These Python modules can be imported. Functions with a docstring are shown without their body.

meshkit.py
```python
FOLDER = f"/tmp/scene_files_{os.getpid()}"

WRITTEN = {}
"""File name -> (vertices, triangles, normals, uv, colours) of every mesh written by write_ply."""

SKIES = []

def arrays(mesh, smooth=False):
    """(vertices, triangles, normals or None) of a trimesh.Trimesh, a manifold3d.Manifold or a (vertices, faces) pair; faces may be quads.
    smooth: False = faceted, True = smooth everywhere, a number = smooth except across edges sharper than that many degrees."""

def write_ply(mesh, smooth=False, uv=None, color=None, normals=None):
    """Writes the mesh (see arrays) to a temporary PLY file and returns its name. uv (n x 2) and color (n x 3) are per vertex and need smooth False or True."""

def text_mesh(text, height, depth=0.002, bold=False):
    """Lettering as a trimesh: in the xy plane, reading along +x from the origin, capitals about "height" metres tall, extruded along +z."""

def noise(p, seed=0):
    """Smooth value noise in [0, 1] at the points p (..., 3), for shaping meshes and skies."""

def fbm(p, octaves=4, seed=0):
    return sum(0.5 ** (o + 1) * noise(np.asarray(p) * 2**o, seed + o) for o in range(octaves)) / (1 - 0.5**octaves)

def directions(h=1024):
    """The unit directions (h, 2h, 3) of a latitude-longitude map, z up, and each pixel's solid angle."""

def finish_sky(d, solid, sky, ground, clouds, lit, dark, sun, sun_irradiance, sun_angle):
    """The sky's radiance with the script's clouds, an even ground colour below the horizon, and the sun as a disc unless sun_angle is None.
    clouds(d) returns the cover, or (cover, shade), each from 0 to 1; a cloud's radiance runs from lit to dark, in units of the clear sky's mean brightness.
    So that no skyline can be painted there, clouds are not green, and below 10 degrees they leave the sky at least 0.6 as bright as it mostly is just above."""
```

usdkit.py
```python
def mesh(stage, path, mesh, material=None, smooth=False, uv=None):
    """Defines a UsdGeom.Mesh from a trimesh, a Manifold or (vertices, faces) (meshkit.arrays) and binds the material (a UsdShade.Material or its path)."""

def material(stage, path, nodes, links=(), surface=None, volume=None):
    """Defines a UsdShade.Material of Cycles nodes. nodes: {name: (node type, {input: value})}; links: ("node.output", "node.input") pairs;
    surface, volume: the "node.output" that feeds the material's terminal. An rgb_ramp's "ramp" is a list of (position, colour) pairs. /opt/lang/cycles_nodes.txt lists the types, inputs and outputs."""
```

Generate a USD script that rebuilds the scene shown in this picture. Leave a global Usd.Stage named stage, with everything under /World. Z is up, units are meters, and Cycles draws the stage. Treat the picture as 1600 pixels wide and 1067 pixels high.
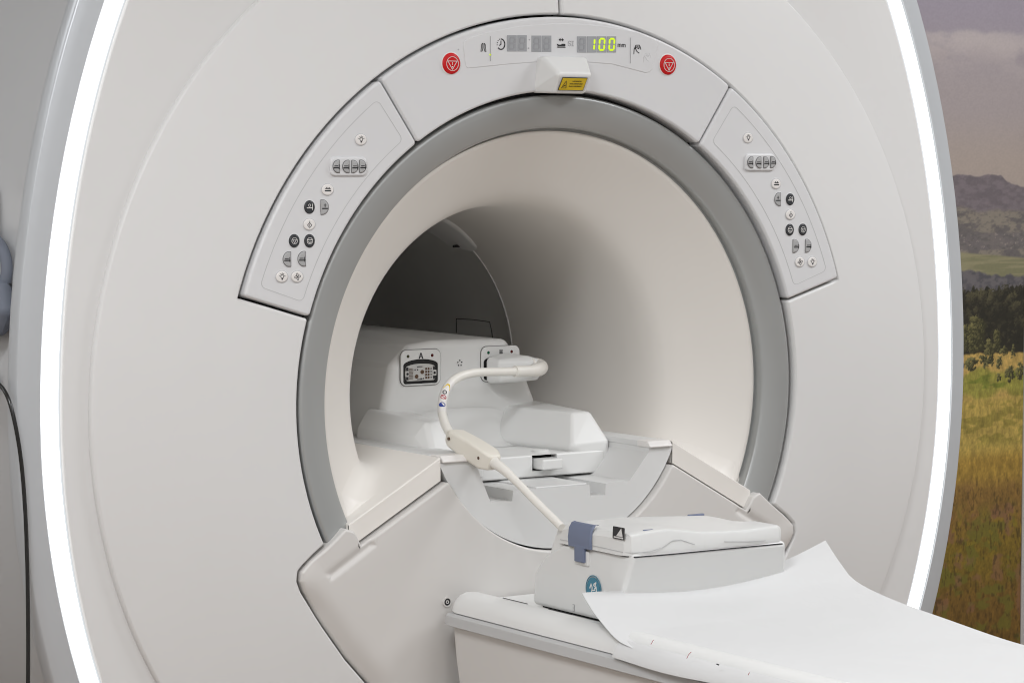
import math, numpy as np, trimesh, usdkit, meshkit, manifold3d as m3
from pxr import Usd, UsdGeom, UsdLux, UsdShade, Gf, Sdf, Vt
from shapely.geometry import Polygon, LineString, Point, box as sbox, MultiPolygon
from shapely import affinity
from shapely.ops import unary_union
from scipy.spatial import Delaunay
from scipy.interpolate import CubicSpline, interp1d

# ------------------------------------------------------------------ stage, camera, lamps, exposure
stage = Usd.Stage.CreateInMemory()
UsdGeom.SetStageUpAxis(stage, UsdGeom.Tokens.z); UsdGeom.SetStageMetersPerUnit(stage, 1.0)
UsdGeom.Xform.Define(stage, '/World'); UsdGeom.Scope.Define(stage, '/World/Looks')
Z0 = 1.08                                   # height of the bore axis above the floor; builders below work from the bore centre
F, CAM, YAW, PIT = 4200.0, np.array([-2.4729, -3.5638, 0.3743]), 0.5889, -0.0666
EXPOSURE = 0.0
LAMP = 9.9                                  # ceiling lamps
STRIP = 1.7                                 # light strip round the scanner
dv = np.array([math.sin(YAW)*math.cos(PIT), math.cos(YAW)*math.cos(PIT), math.sin(PIT)])
rv = np.array([math.cos(YAW), -math.sin(YAW), 0.0]); uv_ = np.cross(rv, dv)
cam = UsdGeom.Camera.Define(stage, '/World/camera')
M = Gf.Matrix4d(*rv, 0, *uv_, 0, *(-dv), 0, CAM[0], CAM[1], CAM[2]+Z0, 1)
cam.AddTransformOp().Set(M)
cam.CreateHorizontalApertureAttr(36.0); cam.CreateVerticalApertureAttr(36.0*682/1024); cam.CreateFocalLengthAttr(36.0*F/1600)
cam.CreateClippingRangeAttr(Gf.Vec2f(0.05, 100)); cam.CreateExposureAttr(EXPOSURE)

def on(px, py, v, k):                       # the point of plane axis k = v that was surveyed at (px, py) on the photograph
    D = dv + (px-800)/F*rv + (533.5-py)/F*uv_
    return CAM + (v-CAM[k])/D[k]*D
def X_(px, py, v): return on(px, py, v, 0)
def Y_(px, py, v=0.0): return on(px, py, v, 1)
def Zp(px, py, v): return on(px, py, v, 2)
def xz(px, py, y=0.0):
    p = on(px, py, y, 1); return (p[0], p[2])

# ------------------------------------------------------------------ materials
def srgb(*c): return tuple(float(((x/255+0.055)/1.055)**2.4 if x > 10 else x/255/12.92) for x in c)
def plastic(name, col, rough=0.4, grain=0.03, bump=0.0, scale=900, metallic=0.0, spec=0.5):
    n = {'g': ('geometry', {}), 'n': ('noise_texture', {'scale': 3.0, 'detail': 3.0}),
         'r': ('rgb_ramp', {'ramp': [(0.3, tuple(x*(1-grain) for x in col)), (0.7, tuple(min(1, x*(1+grain)) for x in col))]}),
         'p': ('principled_bsdf', {'roughness': rough, 'metallic': metallic, 'specular_ior_level': spec})}
    l = [('g.position', 'n.vector'), ('n.fac', 'r.fac'), ('r.color', 'p.base_color')]
    if bump:
        n['m'] = ('noise_texture', {'scale': float(scale), 'detail': 2.0}); n['b'] = ('bump', {'strength': 1.0, 'distance': bump})
        l += [('g.position', 'm.vector'), ('m.fac', 'b.height'), ('b.normal', 'p.normal')]
    return usdkit.material(stage, '/World/Looks/'+name, n, l, surface='p.BSDF')
def glow(name, col, s):
    return usdkit.material(stage, '/World/Looks/'+name, {'e': ('emission', {'color': col, 'strength': s})}, [], surface='e.emission')
MAT = dict(
    cover=plastic('cover_plastic', (0.705, 0.70, 0.69), 0.42, 0.012, 0.00004, 1400),
    panel=plastic('panel_plastic', (0.68, 0.68, 0.685), 0.38, 0.01),
    cream=plastic('bore_plastic', (0.80, 0.768, 0.722), 0.45, 0.015, 0.00004, 1200),
    rear=plastic('rear_bore_plastic', (0.76, 0.75, 0.72), 0.6, 0.03),
    ring=plastic('ring_grey_paint', (0.41, 0.42, 0.415), 0.36, 0.02, 0.00003, 2500, 0.4),
    rim=plastic('rim_silver_paint', (0.52, 0.54, 0.56), 0.38, 0.015, 0.00003, 2500, 0.3),
    gap=plastic('gap_black', (0.03, 0.028, 0.03), 0.7, 0.05),
    void=plastic('void_black', (0.012, 0.012, 0.012), 0.8, 0.05),
    skirt=plastic('skirt_plastic', (0.66, 0.64, 0.615), 0.4, 0.012, 0.00003, 1400),
    deck=plastic('deck_plastic', (0.70, 0.70, 0.69), 0.45, 0.012, 0.00003, 1400),
    lump=plastic('coil_white_plastic', (0.74, 0.74, 0.725), 0.35, 0.012, 0.00003, 1600),
    ivory=plastic('ivory_plastic', (0.78, 0.745, 0.665), 0.4, 0.02),
    cable=plastic('cable_sheath', (0.81, 0.785, 0.73), 0.35, 0.015),
    white=plastic('white_key', (0.78, 0.755, 0.73), 0.35, 0.01),
    greykey=plastic('grey_key', (0.40, 0.40, 0.40), 0.4, 0.02),
    blackkey=plastic('black_key', (0.035, 0.038, 0.042), 0.35, 0.03),
    ink=plastic('ink_black', (0.018, 0.018, 0.02), 0.6, 0.02),
    paleink=plastic('ink_pale', (0.68, 0.67, 0.65), 0.5, 0.02),
    greyink=plastic('ink_grey', (0.42, 0.42, 0.43), 0.5, 0.02),
    darkblue=plastic('dark_blue_grey', (0.14, 0.155, 0.19), 0.7, 0.1),
    darkjoint=plastic('joint_dark_grey', (0.13, 0.125, 0.12), 0.6, 0.02), edge=glow('strip_edge', (0.93, 0.97, 1.0), 0.86),
    joint=plastic('joint_grey', (0.50, 0.50, 0.50), 0.5, 0.02),
    lcd=plastic('lcd_grey', (0.36, 0.37, 0.385), 0.3, 0.02),
    lcdseg=plastic('lcd_segment_grey', (0.33, 0.335, 0.35), 0.3, 0.02),
    red=plastic('stop_red', (0.56, 0.008, 0.010), 0.45, 0.03, spec=0.3),
    yellow=plastic('warning_yellow', (0.68, 0.48, 0.02), 0.45, 0.02),
    blue=plastic('ink_blue', (0.03, 0.06, 0.30), 0.5, 0.02),
    redink=plastic('ink_red', (0.45, 0.03, 0.04), 0.5, 0.02),
    teal=plastic('emblem_teal', (0.045, 0.20, 0.29), 0.4, 0.03),
    latch=plastic('latch_blue_grey', (0.16, 0.19, 0.28), 0.45, 0.02),
    paper=plastic('paper', (0.645, 0.645, 0.64), 0.75, 0.01, 0.0003, 60),
    pin=plastic('brown_contact', (0.10, 0.055, 0.03), 0.5, 0.1),
    contact=plastic('contact_block', (0.55, 0.54, 0.52), 0.5, 0.02),
    greenled=plastic('led_green', (0.01, 0.10, 0.05), 0.2, 0.02),
    redled=plastic('led_red', (0.09, 0.012, 0.012), 0.2, 0.02),
    oliveled=plastic('led_olive', (0.05, 0.05, 0.025), 0.2, 0.02),
    grey=plastic('rail_grey', (0.50, 0.50, 0.495), 0.45, 0.012, 0.00003, 1400),
    blackcable=plastic('black_rubber', (0.012, 0.012, 0.012), 0.25, 0.02),
    body=plastic('magnet_side_paint', (0.49, 0.495, 0.50), 0.35, 0.012, 0.00004, 900),
    floor=plastic('floor_vinyl', (0.24, 0.165, 0.11), 0.45, 0.05), wall=plastic('wall_paint', (0.62, 0.61, 0.59), 0.7, 0.02),
    ceiling=plastic('ceiling_paint', (0.78, 0.78, 0.77), 0.8, 0.02),
    lit=glow('strip_light', (1.0, 1.0, 1.0), STRIP), digit=glow('digit_lit', srgb(222, 250, 60), 1.0),
)

# ------------------------------------------------------------------ prim helpers
used = {}
def path_for(parent, name):
    base = parent + '/' + name; n = used.get(base, -1) + 1; used[base] = n
    return base if n == 0 else '%s_%03d' % (base, n)
ORG = {}
def key(prim, label=None, cat=None, group=None, kind=None):
    for k, v in (('label', label), ('category', cat), ('group', group), ('kind', kind)):
        if v: prim.SetCustomDataByKey(k, v)
def thing(name, loc, label, cat, group=None):
    p = path_for('/World', name); x = UsdGeom.Xform.Define(stage, p)
    x.AddTranslateOp().Set(Gf.Vec3d(loc[0], loc[1], loc[2]+Z0)); ORG[p] = np.array(loc, float)
    key(x.GetPrim(), label, cat, group); return p
def group_of(parent, name, label=None):
    p = path_for(parent, name); x = UsdGeom.Xform.Define(stage, p); ORG[p] = ORG[parent]
    key(x.GetPrim(), label); return p
def vf(m):
    v, f, _ = meshkit.arrays(m); return np.asarray(v, float), np.asarray(f)
def join(*ms):
    vs, fs, n = [], [], 0
    for m in ms:
        v, f = vf(m); vs.append(v); fs.append(f+n); n += len(v)
    return np.vstack(vs), np.vstack(fs)
def put(parent, name, mesh, mat, smooth=30, label=None, **kw):
    v, f = vf(mesh); p = path_for(parent or '/World', name); o = ORG.get(parent, np.array([0, 0, -Z0]))
    ORG[p] = o
    me = usdkit.mesh(stage, p, trimesh.Trimesh(v-o, f, process=False), MAT[mat] if isinstance(mat, str) else mat, smooth=smooth)
    key(me.GetPrim(), label, kw.get('cat'), kw.get('group'), kw.get('kind')); return p

# ------------------------------------------------------------------ shape helpers
def ring_pts(line, step):
    """The outline resampled: points at most step apart, closer where it turns."""
    c = np.array(line.coords)[:-1, :2]; n = len(c); out = []
    dirs = np.roll(c, -1, 0)-c; ln = np.linalg.norm(dirs, axis=1); th = np.arctan2(dirs[:, 1], dirs[:, 0])
    acc, run = 0.0, 1e9
    for i in range(n):
        t = abs((th[i]-th[i-1]+math.pi) % (2*math.pi)-math.pi); acc += t; 
        if run+1e-9 >= step or acc > .2:
            out.append(c[i]); acc, run = 0.0, 0.0
        m = int(ln[i]/step)
        for k in range(1, m+1):
            q = k/(m+1); out.append(c[i]+dirs[i]*q)
        if m: run = ln[i]/(m+1); acc = 0.0
        else: run += ln[i]
    return np.array(out)
def inset(c, d):
    e = np.roll(c, -1, 0)-c; e /= np.maximum(np.linalg.norm(e, axis=1), 1e-12)[:, None]; nn = np.stack([-e[:, 1], e[:, 0]], 1)
    b = nn+np.roll(nn, 1, 0); l = np.linalg.norm(b, axis=1)[:, None]; b = b/np.maximum(l, 1e-9)
    k = 1/np.maximum((b*nn).sum(1), .55)
    return c+b*(d*k)[:, None]
def relief(poly, yfun, r=0.005, h=None, depth=0.02, step=0.006, inner=0.05, extra=None, hfun=None, nb=4):
    """A face in the XZ plane, seen from -y: its outline poly, its edge rounded over r; yfun(x, z) is the y of its plane, h how far the middle stands in front of the rounded edge's foot; sides run depth back."""
    from shapely import contains_xy
    from shapely.geometry.polygon import orient
    h = r if h is None else h
    poly = poly.buffer(0)
    Y = lambda p: np.array([yfun(a, b)+(hfun(a, b) if hfun is not None else 0.0) for a, b in p])
    out = []
    for P in (poly.geoms if isinstance(poly, MultiPolygon) else [poly]):
        P = orient(P, 1.0); V, Fc, n0 = [], [], 0; last = []; lastid = []
        for ln in [P.exterior]+list(P.interiors):
            c = ring_pts(ln, step); n = len(c); rows = []
            t = np.linspace(0, 1, nb+1)
            for q in t:
                d = r*(1-math.cos(q*math.pi/2)); p = inset(c, d) if d > 0 else c
                y = Y(p)-h*math.sin(q*math.pi/2); rows.append(np.stack([p[:, 0], y, p[:, 1]], 1))
            foot = rows[0]+[0, depth, 0]
            V += [foot, rows[0]]; i = np.arange(n); j = (i+1) % n
            A, B = n0+i, n0+j; C, D = n0+n+i, n0+n+j
            Fc += [np.stack([A, B, D], 1), np.stack([A, D, C], 1)]; n0 += 2*n
            V += rows
            for k in range(nb):
                A, B = n0+k*n+i, n0+k*n+j; C, D = A+n, B+n
                Fc += [np.stack([A, B, D], 1), np.stack([A, D, C], 1)]
            last.append(rows[-1][:, [0, 2]]); lastid += list(n0+nb*n+i); n0 += n*(nb+1)
        Q = Polygon(last[0], [l for l in last[1:]]).buffer(0)
        pts = list(np.vstack(last)); nl = len(pts); more = []
        q = Q.buffer(-inner*.4)
        if not q.is_empty:
            x0, z0, x1, z1 = q.bounds
            gx, gz = np.meshgrid(np.arange(x0+inner*.3, x1, inner), np.arange(z0+inner*.3, z1, inner)); k = contains_xy(q, gx.ravel(), gz.ravel())
            more += list(zip(gx.ravel()[k], gz.ravel()[k]))
        if extra is not None:
            ex = np.array(extra); more += [tuple(p) for p in ex[contains_xy(Q.buffer(-.0015), ex[:, 0], ex[:, 1])]]
        if more:
            more = np.unique(np.round(np.array(more), 5), axis=0); allp = np.vstack([np.array(pts), more])
            V.append(np.stack([more[:, 0], Y(more)-h, more[:, 1]], 1)); ids = np.r_[lastid, n0+np.arange(len(more))]
        else: allp, ids = np.array(pts), np.array(lastid)
        T = Delaunay(allp).simplices; cen = allp[T].mean(1)
        ar = np.cross(allp[T[:, 1]]-allp[T[:, 0]], allp[T[:, 2]]-allp[T[:, 0]])
        keep = contains_xy(Q, cen[:, 0], cen[:, 1]) & (np.abs(ar) > 1e-13); T, ar = T[keep], ar[keep]
        T[ar < 0] = T[ar < 0][:, [0, 2, 1]]
        Fc.append(ids[T]); out.append((np.vstack(V), np.vstack(Fc)))
    return join(*out)
flat = lambda y: (lambda a, b: y)
def decal(poly, y, t=0.0006):
    """A flat mark in the XZ plane: its front at y - t."""
    poly = poly.buffer(0)
    ms = [trimesh.creation.extrude_polygon(g, t, engine='earcut') for g in (poly.geoms if hasattr(poly, 'geoms') else [poly]) if g.area > 1e-10]
    v, f = join(*ms)
    return np.stack([v[:, 0], y-v[:, 2], v[:, 1]], 1), f
def face_text(s, hgt, cx, cz, y, bold=False, t=0.0006):
    m = meshkit.text_mesh(s, hgt, t, bold); v, f = vf(m)
    c = (v.min(0)+v.max(0))/2
    return np.stack([v[:, 0]-c[0]+cx, y-v[:, 2], v[:, 1]-c[1]+cz], 1), f
def hull(pts, r, seg=16):
    s = m3.Manifold.sphere(r, seg)
    return m3.Manifold.batch_hull([s.translate(tuple(map(float, p))) for p in pts])
def rbox(a, b, r, seg=16):
    a, b = np.minimum(a, b)+r, np.maximum(a, b)-r
    return hull([(x, y, z) for x in (a[0], b[0]) for y in (a[1], b[1]) for z in (a[2], b[2])], r, seg)
def tube(path, r, sides=14, close=True, rfun=None):
    p = np.asarray(path, float); n = len(p); t = np.gradient(p, axis=0); t /= np.linalg.norm(t, axis=1)[:, None]
    u = np.cross(t[0], [0, 0, 1.0]); 
    if np.linalg.norm(u) < 1e-3: u = np.cross(t[0], [1.0, 0, 0])
    u /= np.linalg.norm(u); V = []
    for i in range(n):
        u = u-t[i]*(u@t[i]); u /= np.linalg.norm(u); w = np.cross(t[i], u)
        rr = r if rfun is None else rfun(i/(n-1))
        V += [p[i]+rr*(math.cos(a)*u+math.sin(a)*w) for a in np.arange(sides)*2*math.pi/sides]
    f = []
    for i in range(n-1):
        for k in range(sides):
            a, b = i*sides+k, i*sides+(k+1) % sides
            f += [[a, b, b+sides], [a, b+sides, a+sides]]
    if close:
        V += [p[0], p[-1]]; c0, c1 = n*sides, n*sides+1
        for k in range(sides):
            f += [[c0, (k+1) % sides, k], [c1, (n-1)*sides+k, (n-1)*sides+(k+1) % sides]]
    f = np.array(f)[:, ::-1]
    return np.array(V), f
def spline(pts, n=60):
    p = np.asarray(pts, float); d = np.r_[0, np.cumsum(np.linalg.norm(np.diff(p, axis=0), axis=1))]
    return CubicSpline(d, p)(np.linspace(0, d[-1], n))
def revolve(prof, n=256, a0=0.0, a1=2*math.pi, closed=True):
    """prof: (R, y) pairs, seen side to the left of the path; about the bore axis."""
    prof = np.asarray(prof, float); k = len(prof); m = n if closed else n+1
    A = a0+(a1-a0)*np.arange(m)/n
    V = np.stack([np.outer(np.cos(A), prof[:, 0]), np.tile(prof[:, 1], (m, 1)), np.outer(np.sin(A), prof[:, 0])], -1).reshape(-1, 3)
    f = []
    for i in range(n):
        j = (i+1) % m
        for q in range(k-1):
            a, b, c, d = i*k+q, i*k+q+1, j*k+q+1, j*k+q
            f += [[a, b, c], [a, c, d]]
    return V, np.array(f)
def sweep_y(prof, ys, cap=True):
    """An (x, z) outline (counter-clockwise seen from -y), drawn out along y."""
    poly = Polygon(prof); m = trimesh.creation.extrude_polygon(poly, ys[1]-ys[0], engine='earcut'); v, f = vf(m)
    return np.stack([v[:, 0], ys[1]-v[:, 2], v[:, 1]], 1), f
def strip(rows, flip=False):
    """A surface through rows of points."""
    a = np.asarray(rows, float); n, k = a.shape[:2]; f = []
    for i in range(n-1):
        for j in range(k-1):
            p = i*k+j; f += [[p, p+1, p+k+1], [p, p+k+1, p+k]]
    f = np.array(f)
    return a.reshape(-1, 3), (f[:, ::-1] if flip else f)
def ellip(a, bt, bb, zc, n=160, lo=-math.pi/2, hi=1.5*math.pi):
    A = np.linspace(lo, hi, n, endpoint=False)
    return np.stack([a*np.cos(A), zc+np.where(np.sin(A) > 0, bt, bb)*np.sin(A)], 1)

# ------------------------------------------------------------------ the room
def slab(name, a, b, mat, **kw):
    return put(None, name, m3.Manifold.cube(tuple(np.subtract(b, a))).translate(tuple(map(float, a))), mat, False, **kw)
RX0, RX1, RY0, RY1, RZ0, RZ1 = -3.3, 3.6, -4.7, 1.95, -Z0, 1.68
slab('floor', (RX0-.1, RY0-.1, RZ0-.1), (RX1+.1, RY1+.1, RZ0), 'floor', kind='structure', label='beige vinyl floor of the scanner room')
slab('ceiling', (RX0-.1, RY0-.1, RZ1), (RX1+.1, RY1+.1, RZ1+.1), 'ceiling', kind='structure', label='white ceiling of the scanner room')
slab('wall_back', (RX0-.1, RY1, RZ0), (RX1+.1, RY1+.1, RZ1), 'wall', kind='structure', label='pale wall behind the scanner')
slab('wall_left', (RX0-.1, RY0, RZ0), (RX0, RY1, RZ1), 'wall', kind='structure', label='pale side wall of the room')
slab('wall_right', (RX1, RY0, RZ0), (RX1+.1, RY1, RZ1), 'wall', kind='structure', label='pale side wall of the room')
slab('wall_front', (RX0-.1, RY0-.1, RZ0), (RX1+.1, RY0, RZ1), 'wall', kind='structure', label='pale wall facing the scanner')

def ceiling_lamp(x, y, w, l, power, lab):
    t = thing('ceiling_lamp', (x, y, RZ1-.012), lab, 'lamp', 'ceiling light panels')
    fr = Polygon([(-w/2-.03, -l/2-.03), (w/2+.03, -l/2-.03), (w/2+.03, l/2+.03), (-w/2-.03, l/2+.03)], [[(-w/2, -l/2), (w/2, -l/2), (w/2, l/2), (-w/2, l/2)]])
    m = trimesh.creation.extrude_polygon(fr, .012, engine='earcut'); m.apply_translation((x, y, RZ1-.013)); put(t, 'frame', m, 'ceiling', False)
    L = UsdLux.RectLight.Define(stage, t+'/lamp_light'); L.CreateWidthAttr(w); L.CreateHeightAttr(l); L.CreateIntensityAttr(power); L.CreateColorAttr(Gf.Vec3f(0.96, 0.985, 1.02))
for x, y, k, lab in ((1.9, -1.1, 2.1, 'white ceiling light panel nearest the scanner, right of the table'), (-2.1, -1.6, 2.6, 'unseen light panel added to the ceiling by the left wall'), (.3, -2.3, .8, 'unseen light panel added over the foot of the table'),  # left wall and table foot panels are added to lift bore and face
                     (-1.2, -3.9, 1.3, 'white ceiling light panel at the foot end of the room'), (-2.6, 1.0, .6, 'unseen light panel added beside the scanner on the left'), (2.7, 1.0, .7, 'white ceiling light panel beside the scanner on the right')):  # panel left of the scanner is added to brighten the magnet side
    ceiling_lamp(x, y, 1.2, .6, LAMP*k, lab)

# ------------------------------------------------------------------ the scanner
S = thing('mri_scanner', (0, 0, -Z0), 'large white magnetic scanner with a round grey ringed opening and glowing edge strip', 'scanner')
RI, RO, A1, A2 = 0.4865, 0.6065, math.radians(16.6), math.radians(55.7)
def dome(x, z):
    r = math.hypot(x, z); return 0.032*max(0.0, (r-.56)/.2568)**1.25
def arc(r, a, b, n=60): return [(r*math.cos(t), r*math.sin(t)) for t in np.linspace(a, b, n)]
def sector(r0, r1, a, b): return Polygon(arc(r1, a, b)+arc(r0, b, a))
g = .0018
# lower cover outline (as surveyed, made symmetric)
half = [(.2205, -.1268), (.379, -.2158), (.392, -.1935), (.407, -.187), (.436, -.211), (.468, -.2335), (.484, -.2485), (.4855, -.262), (.479, -.278), (.447, -.328), (.402, -.389), (.356, -.440), (.30, -.52), (.25, -.62), (.22, -.75), (.21, -1.07)]
ang = lambda p: math.atan2(p[1], p[0])
inner_arc = [(.2535*math.cos(t), .2535*math.sin(t)) for t in np.linspace(math.atan2(-.1235, -.2205)+2*math.pi, math.atan2(-.1235, .2205)+2*math.pi, 50)]
skirt = Polygon([(-x, z) for x, z in reversed(half)] + inner_arc + half)
def open_(p, r): return p.buffer(-r).buffer(r)
def close_(p, r): return p.buffer(r).buffer(-r)
skirt = open_(skirt, .006)
disc = Point(0, 0).buffer(.8168, 128)
bore_hole = Point(0, 0).buffer(RI, 96)
panels_all = sector(.3, RO+.0014, A1-.0012, math.pi-A1+.0012)
cover = disc.difference(bore_hole).difference(panels_all).difference(skirt.buffer(.0022)).difference(sbox(-.5, -2, .5, -.72))
for s in (-1, 1):
    side = sbox(0, -2, 2, 2) if s > 0 else sbox(-2, -2, 0, 2)
    c = cover.intersection(side)
    # the seam stands at x = 0 above the bore; below the skirt hides it
    c = c.buffer(-.0018, join_style=2)
    c = max(c.geoms, key=lambda q: q.area) if hasattr(c, 'geoms') else c
    put(S, 'front_cover', relief(open_(c, .004), dome, r=.0045, h=.0075, depth=.03, step=.012, inner=.04), 'cover', 35)
# backing that shows dark in the gaps
back = disc.buffer(-.01).difference(Point(0, 0).buffer(.470, 64))
put(S, 'gap_backing', relief(back, lambda a, b: dome(a, b)+.022, r=.001, depth=.002, step=.03, inner=.06), 'gap', False)
# rim cover, light strip and silver edge follow one another outward
E_in, E_out, E_sil = ellip(.8585, 1.2285, 1.0760, .0047), ellip(.8905, 1.272, 1.10, .001), ellip(.9270, 1.3155, 1.19, .008)
flo = sbox(-3, -Z0+.004, 3, 3)
P_in, P_out, P_sil = [Polygon(e).intersection(flo) for e in (E_in, E_out, E_sil)]
rimc = P_in.buffer(-.001).difference(Point(0, 0).buffer(.800, 128))
put(S, 'rim_cover', relief(rimc, flat(.0375), r=.004, h=.004, depth=.05, step=.015, inner=.06), 'cover', 35)
for e in (P_out.difference(P_out.buffer(-.0024)), P_in.buffer(.0024).difference(P_in)): put(S, 'strip_edge', relief(e.intersection(sbox(-3, -Z0+.006, 3, 3)), flat(.0373), r=.0003, depth=.008, step=.015, inner=.05, nb=1), 'edge', 35)
put(S, 'light_strip', relief(P_out.buffer(-.0026).difference(P_in.buffer(.0026)), flat(.0372), r=.003, h=.0035, depth=.01, step=.015, inner=.05), 'lit', 35)
# the silver edge: rounded front, going back to the magnet's side
rows = []
for d, y in ((-.02, .07), (-.015, .0385), (0.0005, .034), (.006, .0335), (.5, .036), (.86, .0385), (.93, .041), (.985, .048), (1.0, .058), (1.0, .064), (.97, .068)):
    rows.append([(a*(1-d)+b*d, y, c*(1-d)+e*d) for (a, c), (b, e) in zip(np.vstack([E_out, E_out[:1]]), np.vstack([E_sil, E_sil[:1]]))])
rows = np.array(rows); rows[..., 2] = np.maximum(rows[..., 2], -Z0+.002)
put(S, 'silver_rim', strip(rows), 'rim', 50)
# magnet body behind the fascia
prof = [(x, z) for x, z in ellip(.885, 1.24, 1.2, .0, 120)]
bodyp = Polygon(prof).intersection(sbox(-2, -Z0+.002, 2, 2)).difference(Point(0, 0).buffer(.475, 64))
def ext_y(poly, y0, y1):
    m = trimesh.creation.extrude_polygon(poly, y1-y0, engine='earcut'); v, f = vf(m)
    return np.stack([v[:, 0], y1-v[:, 2], v[:, 1]], 1), f
put(S, 'magnet_body', ext_y(bodyp, .062, 1.68), 'body', 35)
# grey ring round the bore opening
put(S, 'bore_ring', revolve([(.4815, .05), (.4815, .004), (.4808, .0015), (.479, .0), (.4765, -.0008), (.474, -.0006)]+[(.474-.0395*t, -.0006+.0101*t**1.7) for t in np.linspace(.1, 1, 12)]+[(.4312, .0110)]+[(.4298, .013), (.4292, .016), (.4292, .031), (.4240, .0315), (.4236, .04)]), 'ring', 40)
# flared mouth and bore tube
FL = np.array([(.4240, .0275), (.4200, .0285), (.4120, .0350), (.3900, .0550), (.3600, .0830), (.3370, .1050), (.3220, .1220), (.3125, .1380), (.3060, .1580), (.3020, .1850), (.3000, .2300)])
from scipy.interpolate import PchipInterpolator as _P
_s = np.r_[0, np.cumsum(np.hypot(*np.diff(FL, axis=0).T))]; FLs = _P(_s, FL, axis=0)(np.linspace(0, _s[-1], 60))
fl = [(.4260, .040), (.4250, .0285)]+[tuple(q) for q in FLs]+[(.300, y) for y in np.linspace(.25, .583, 20)]
put(S, 'bore_liner', revolve(fl), 'cream', True)
put(S, 'bore_edge', revolve([(.3005, .5825), (.2985, .5832), (.2985, .586), (.301, .5872)]), 'cover', 40)
put(S, 'rear_bore', revolve([(.302, .587), (.32, .60), (.325, .64)]+[(.325, y) for y in np.linspace(.7, 1.67, 20)]), 'rear', True)
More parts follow.
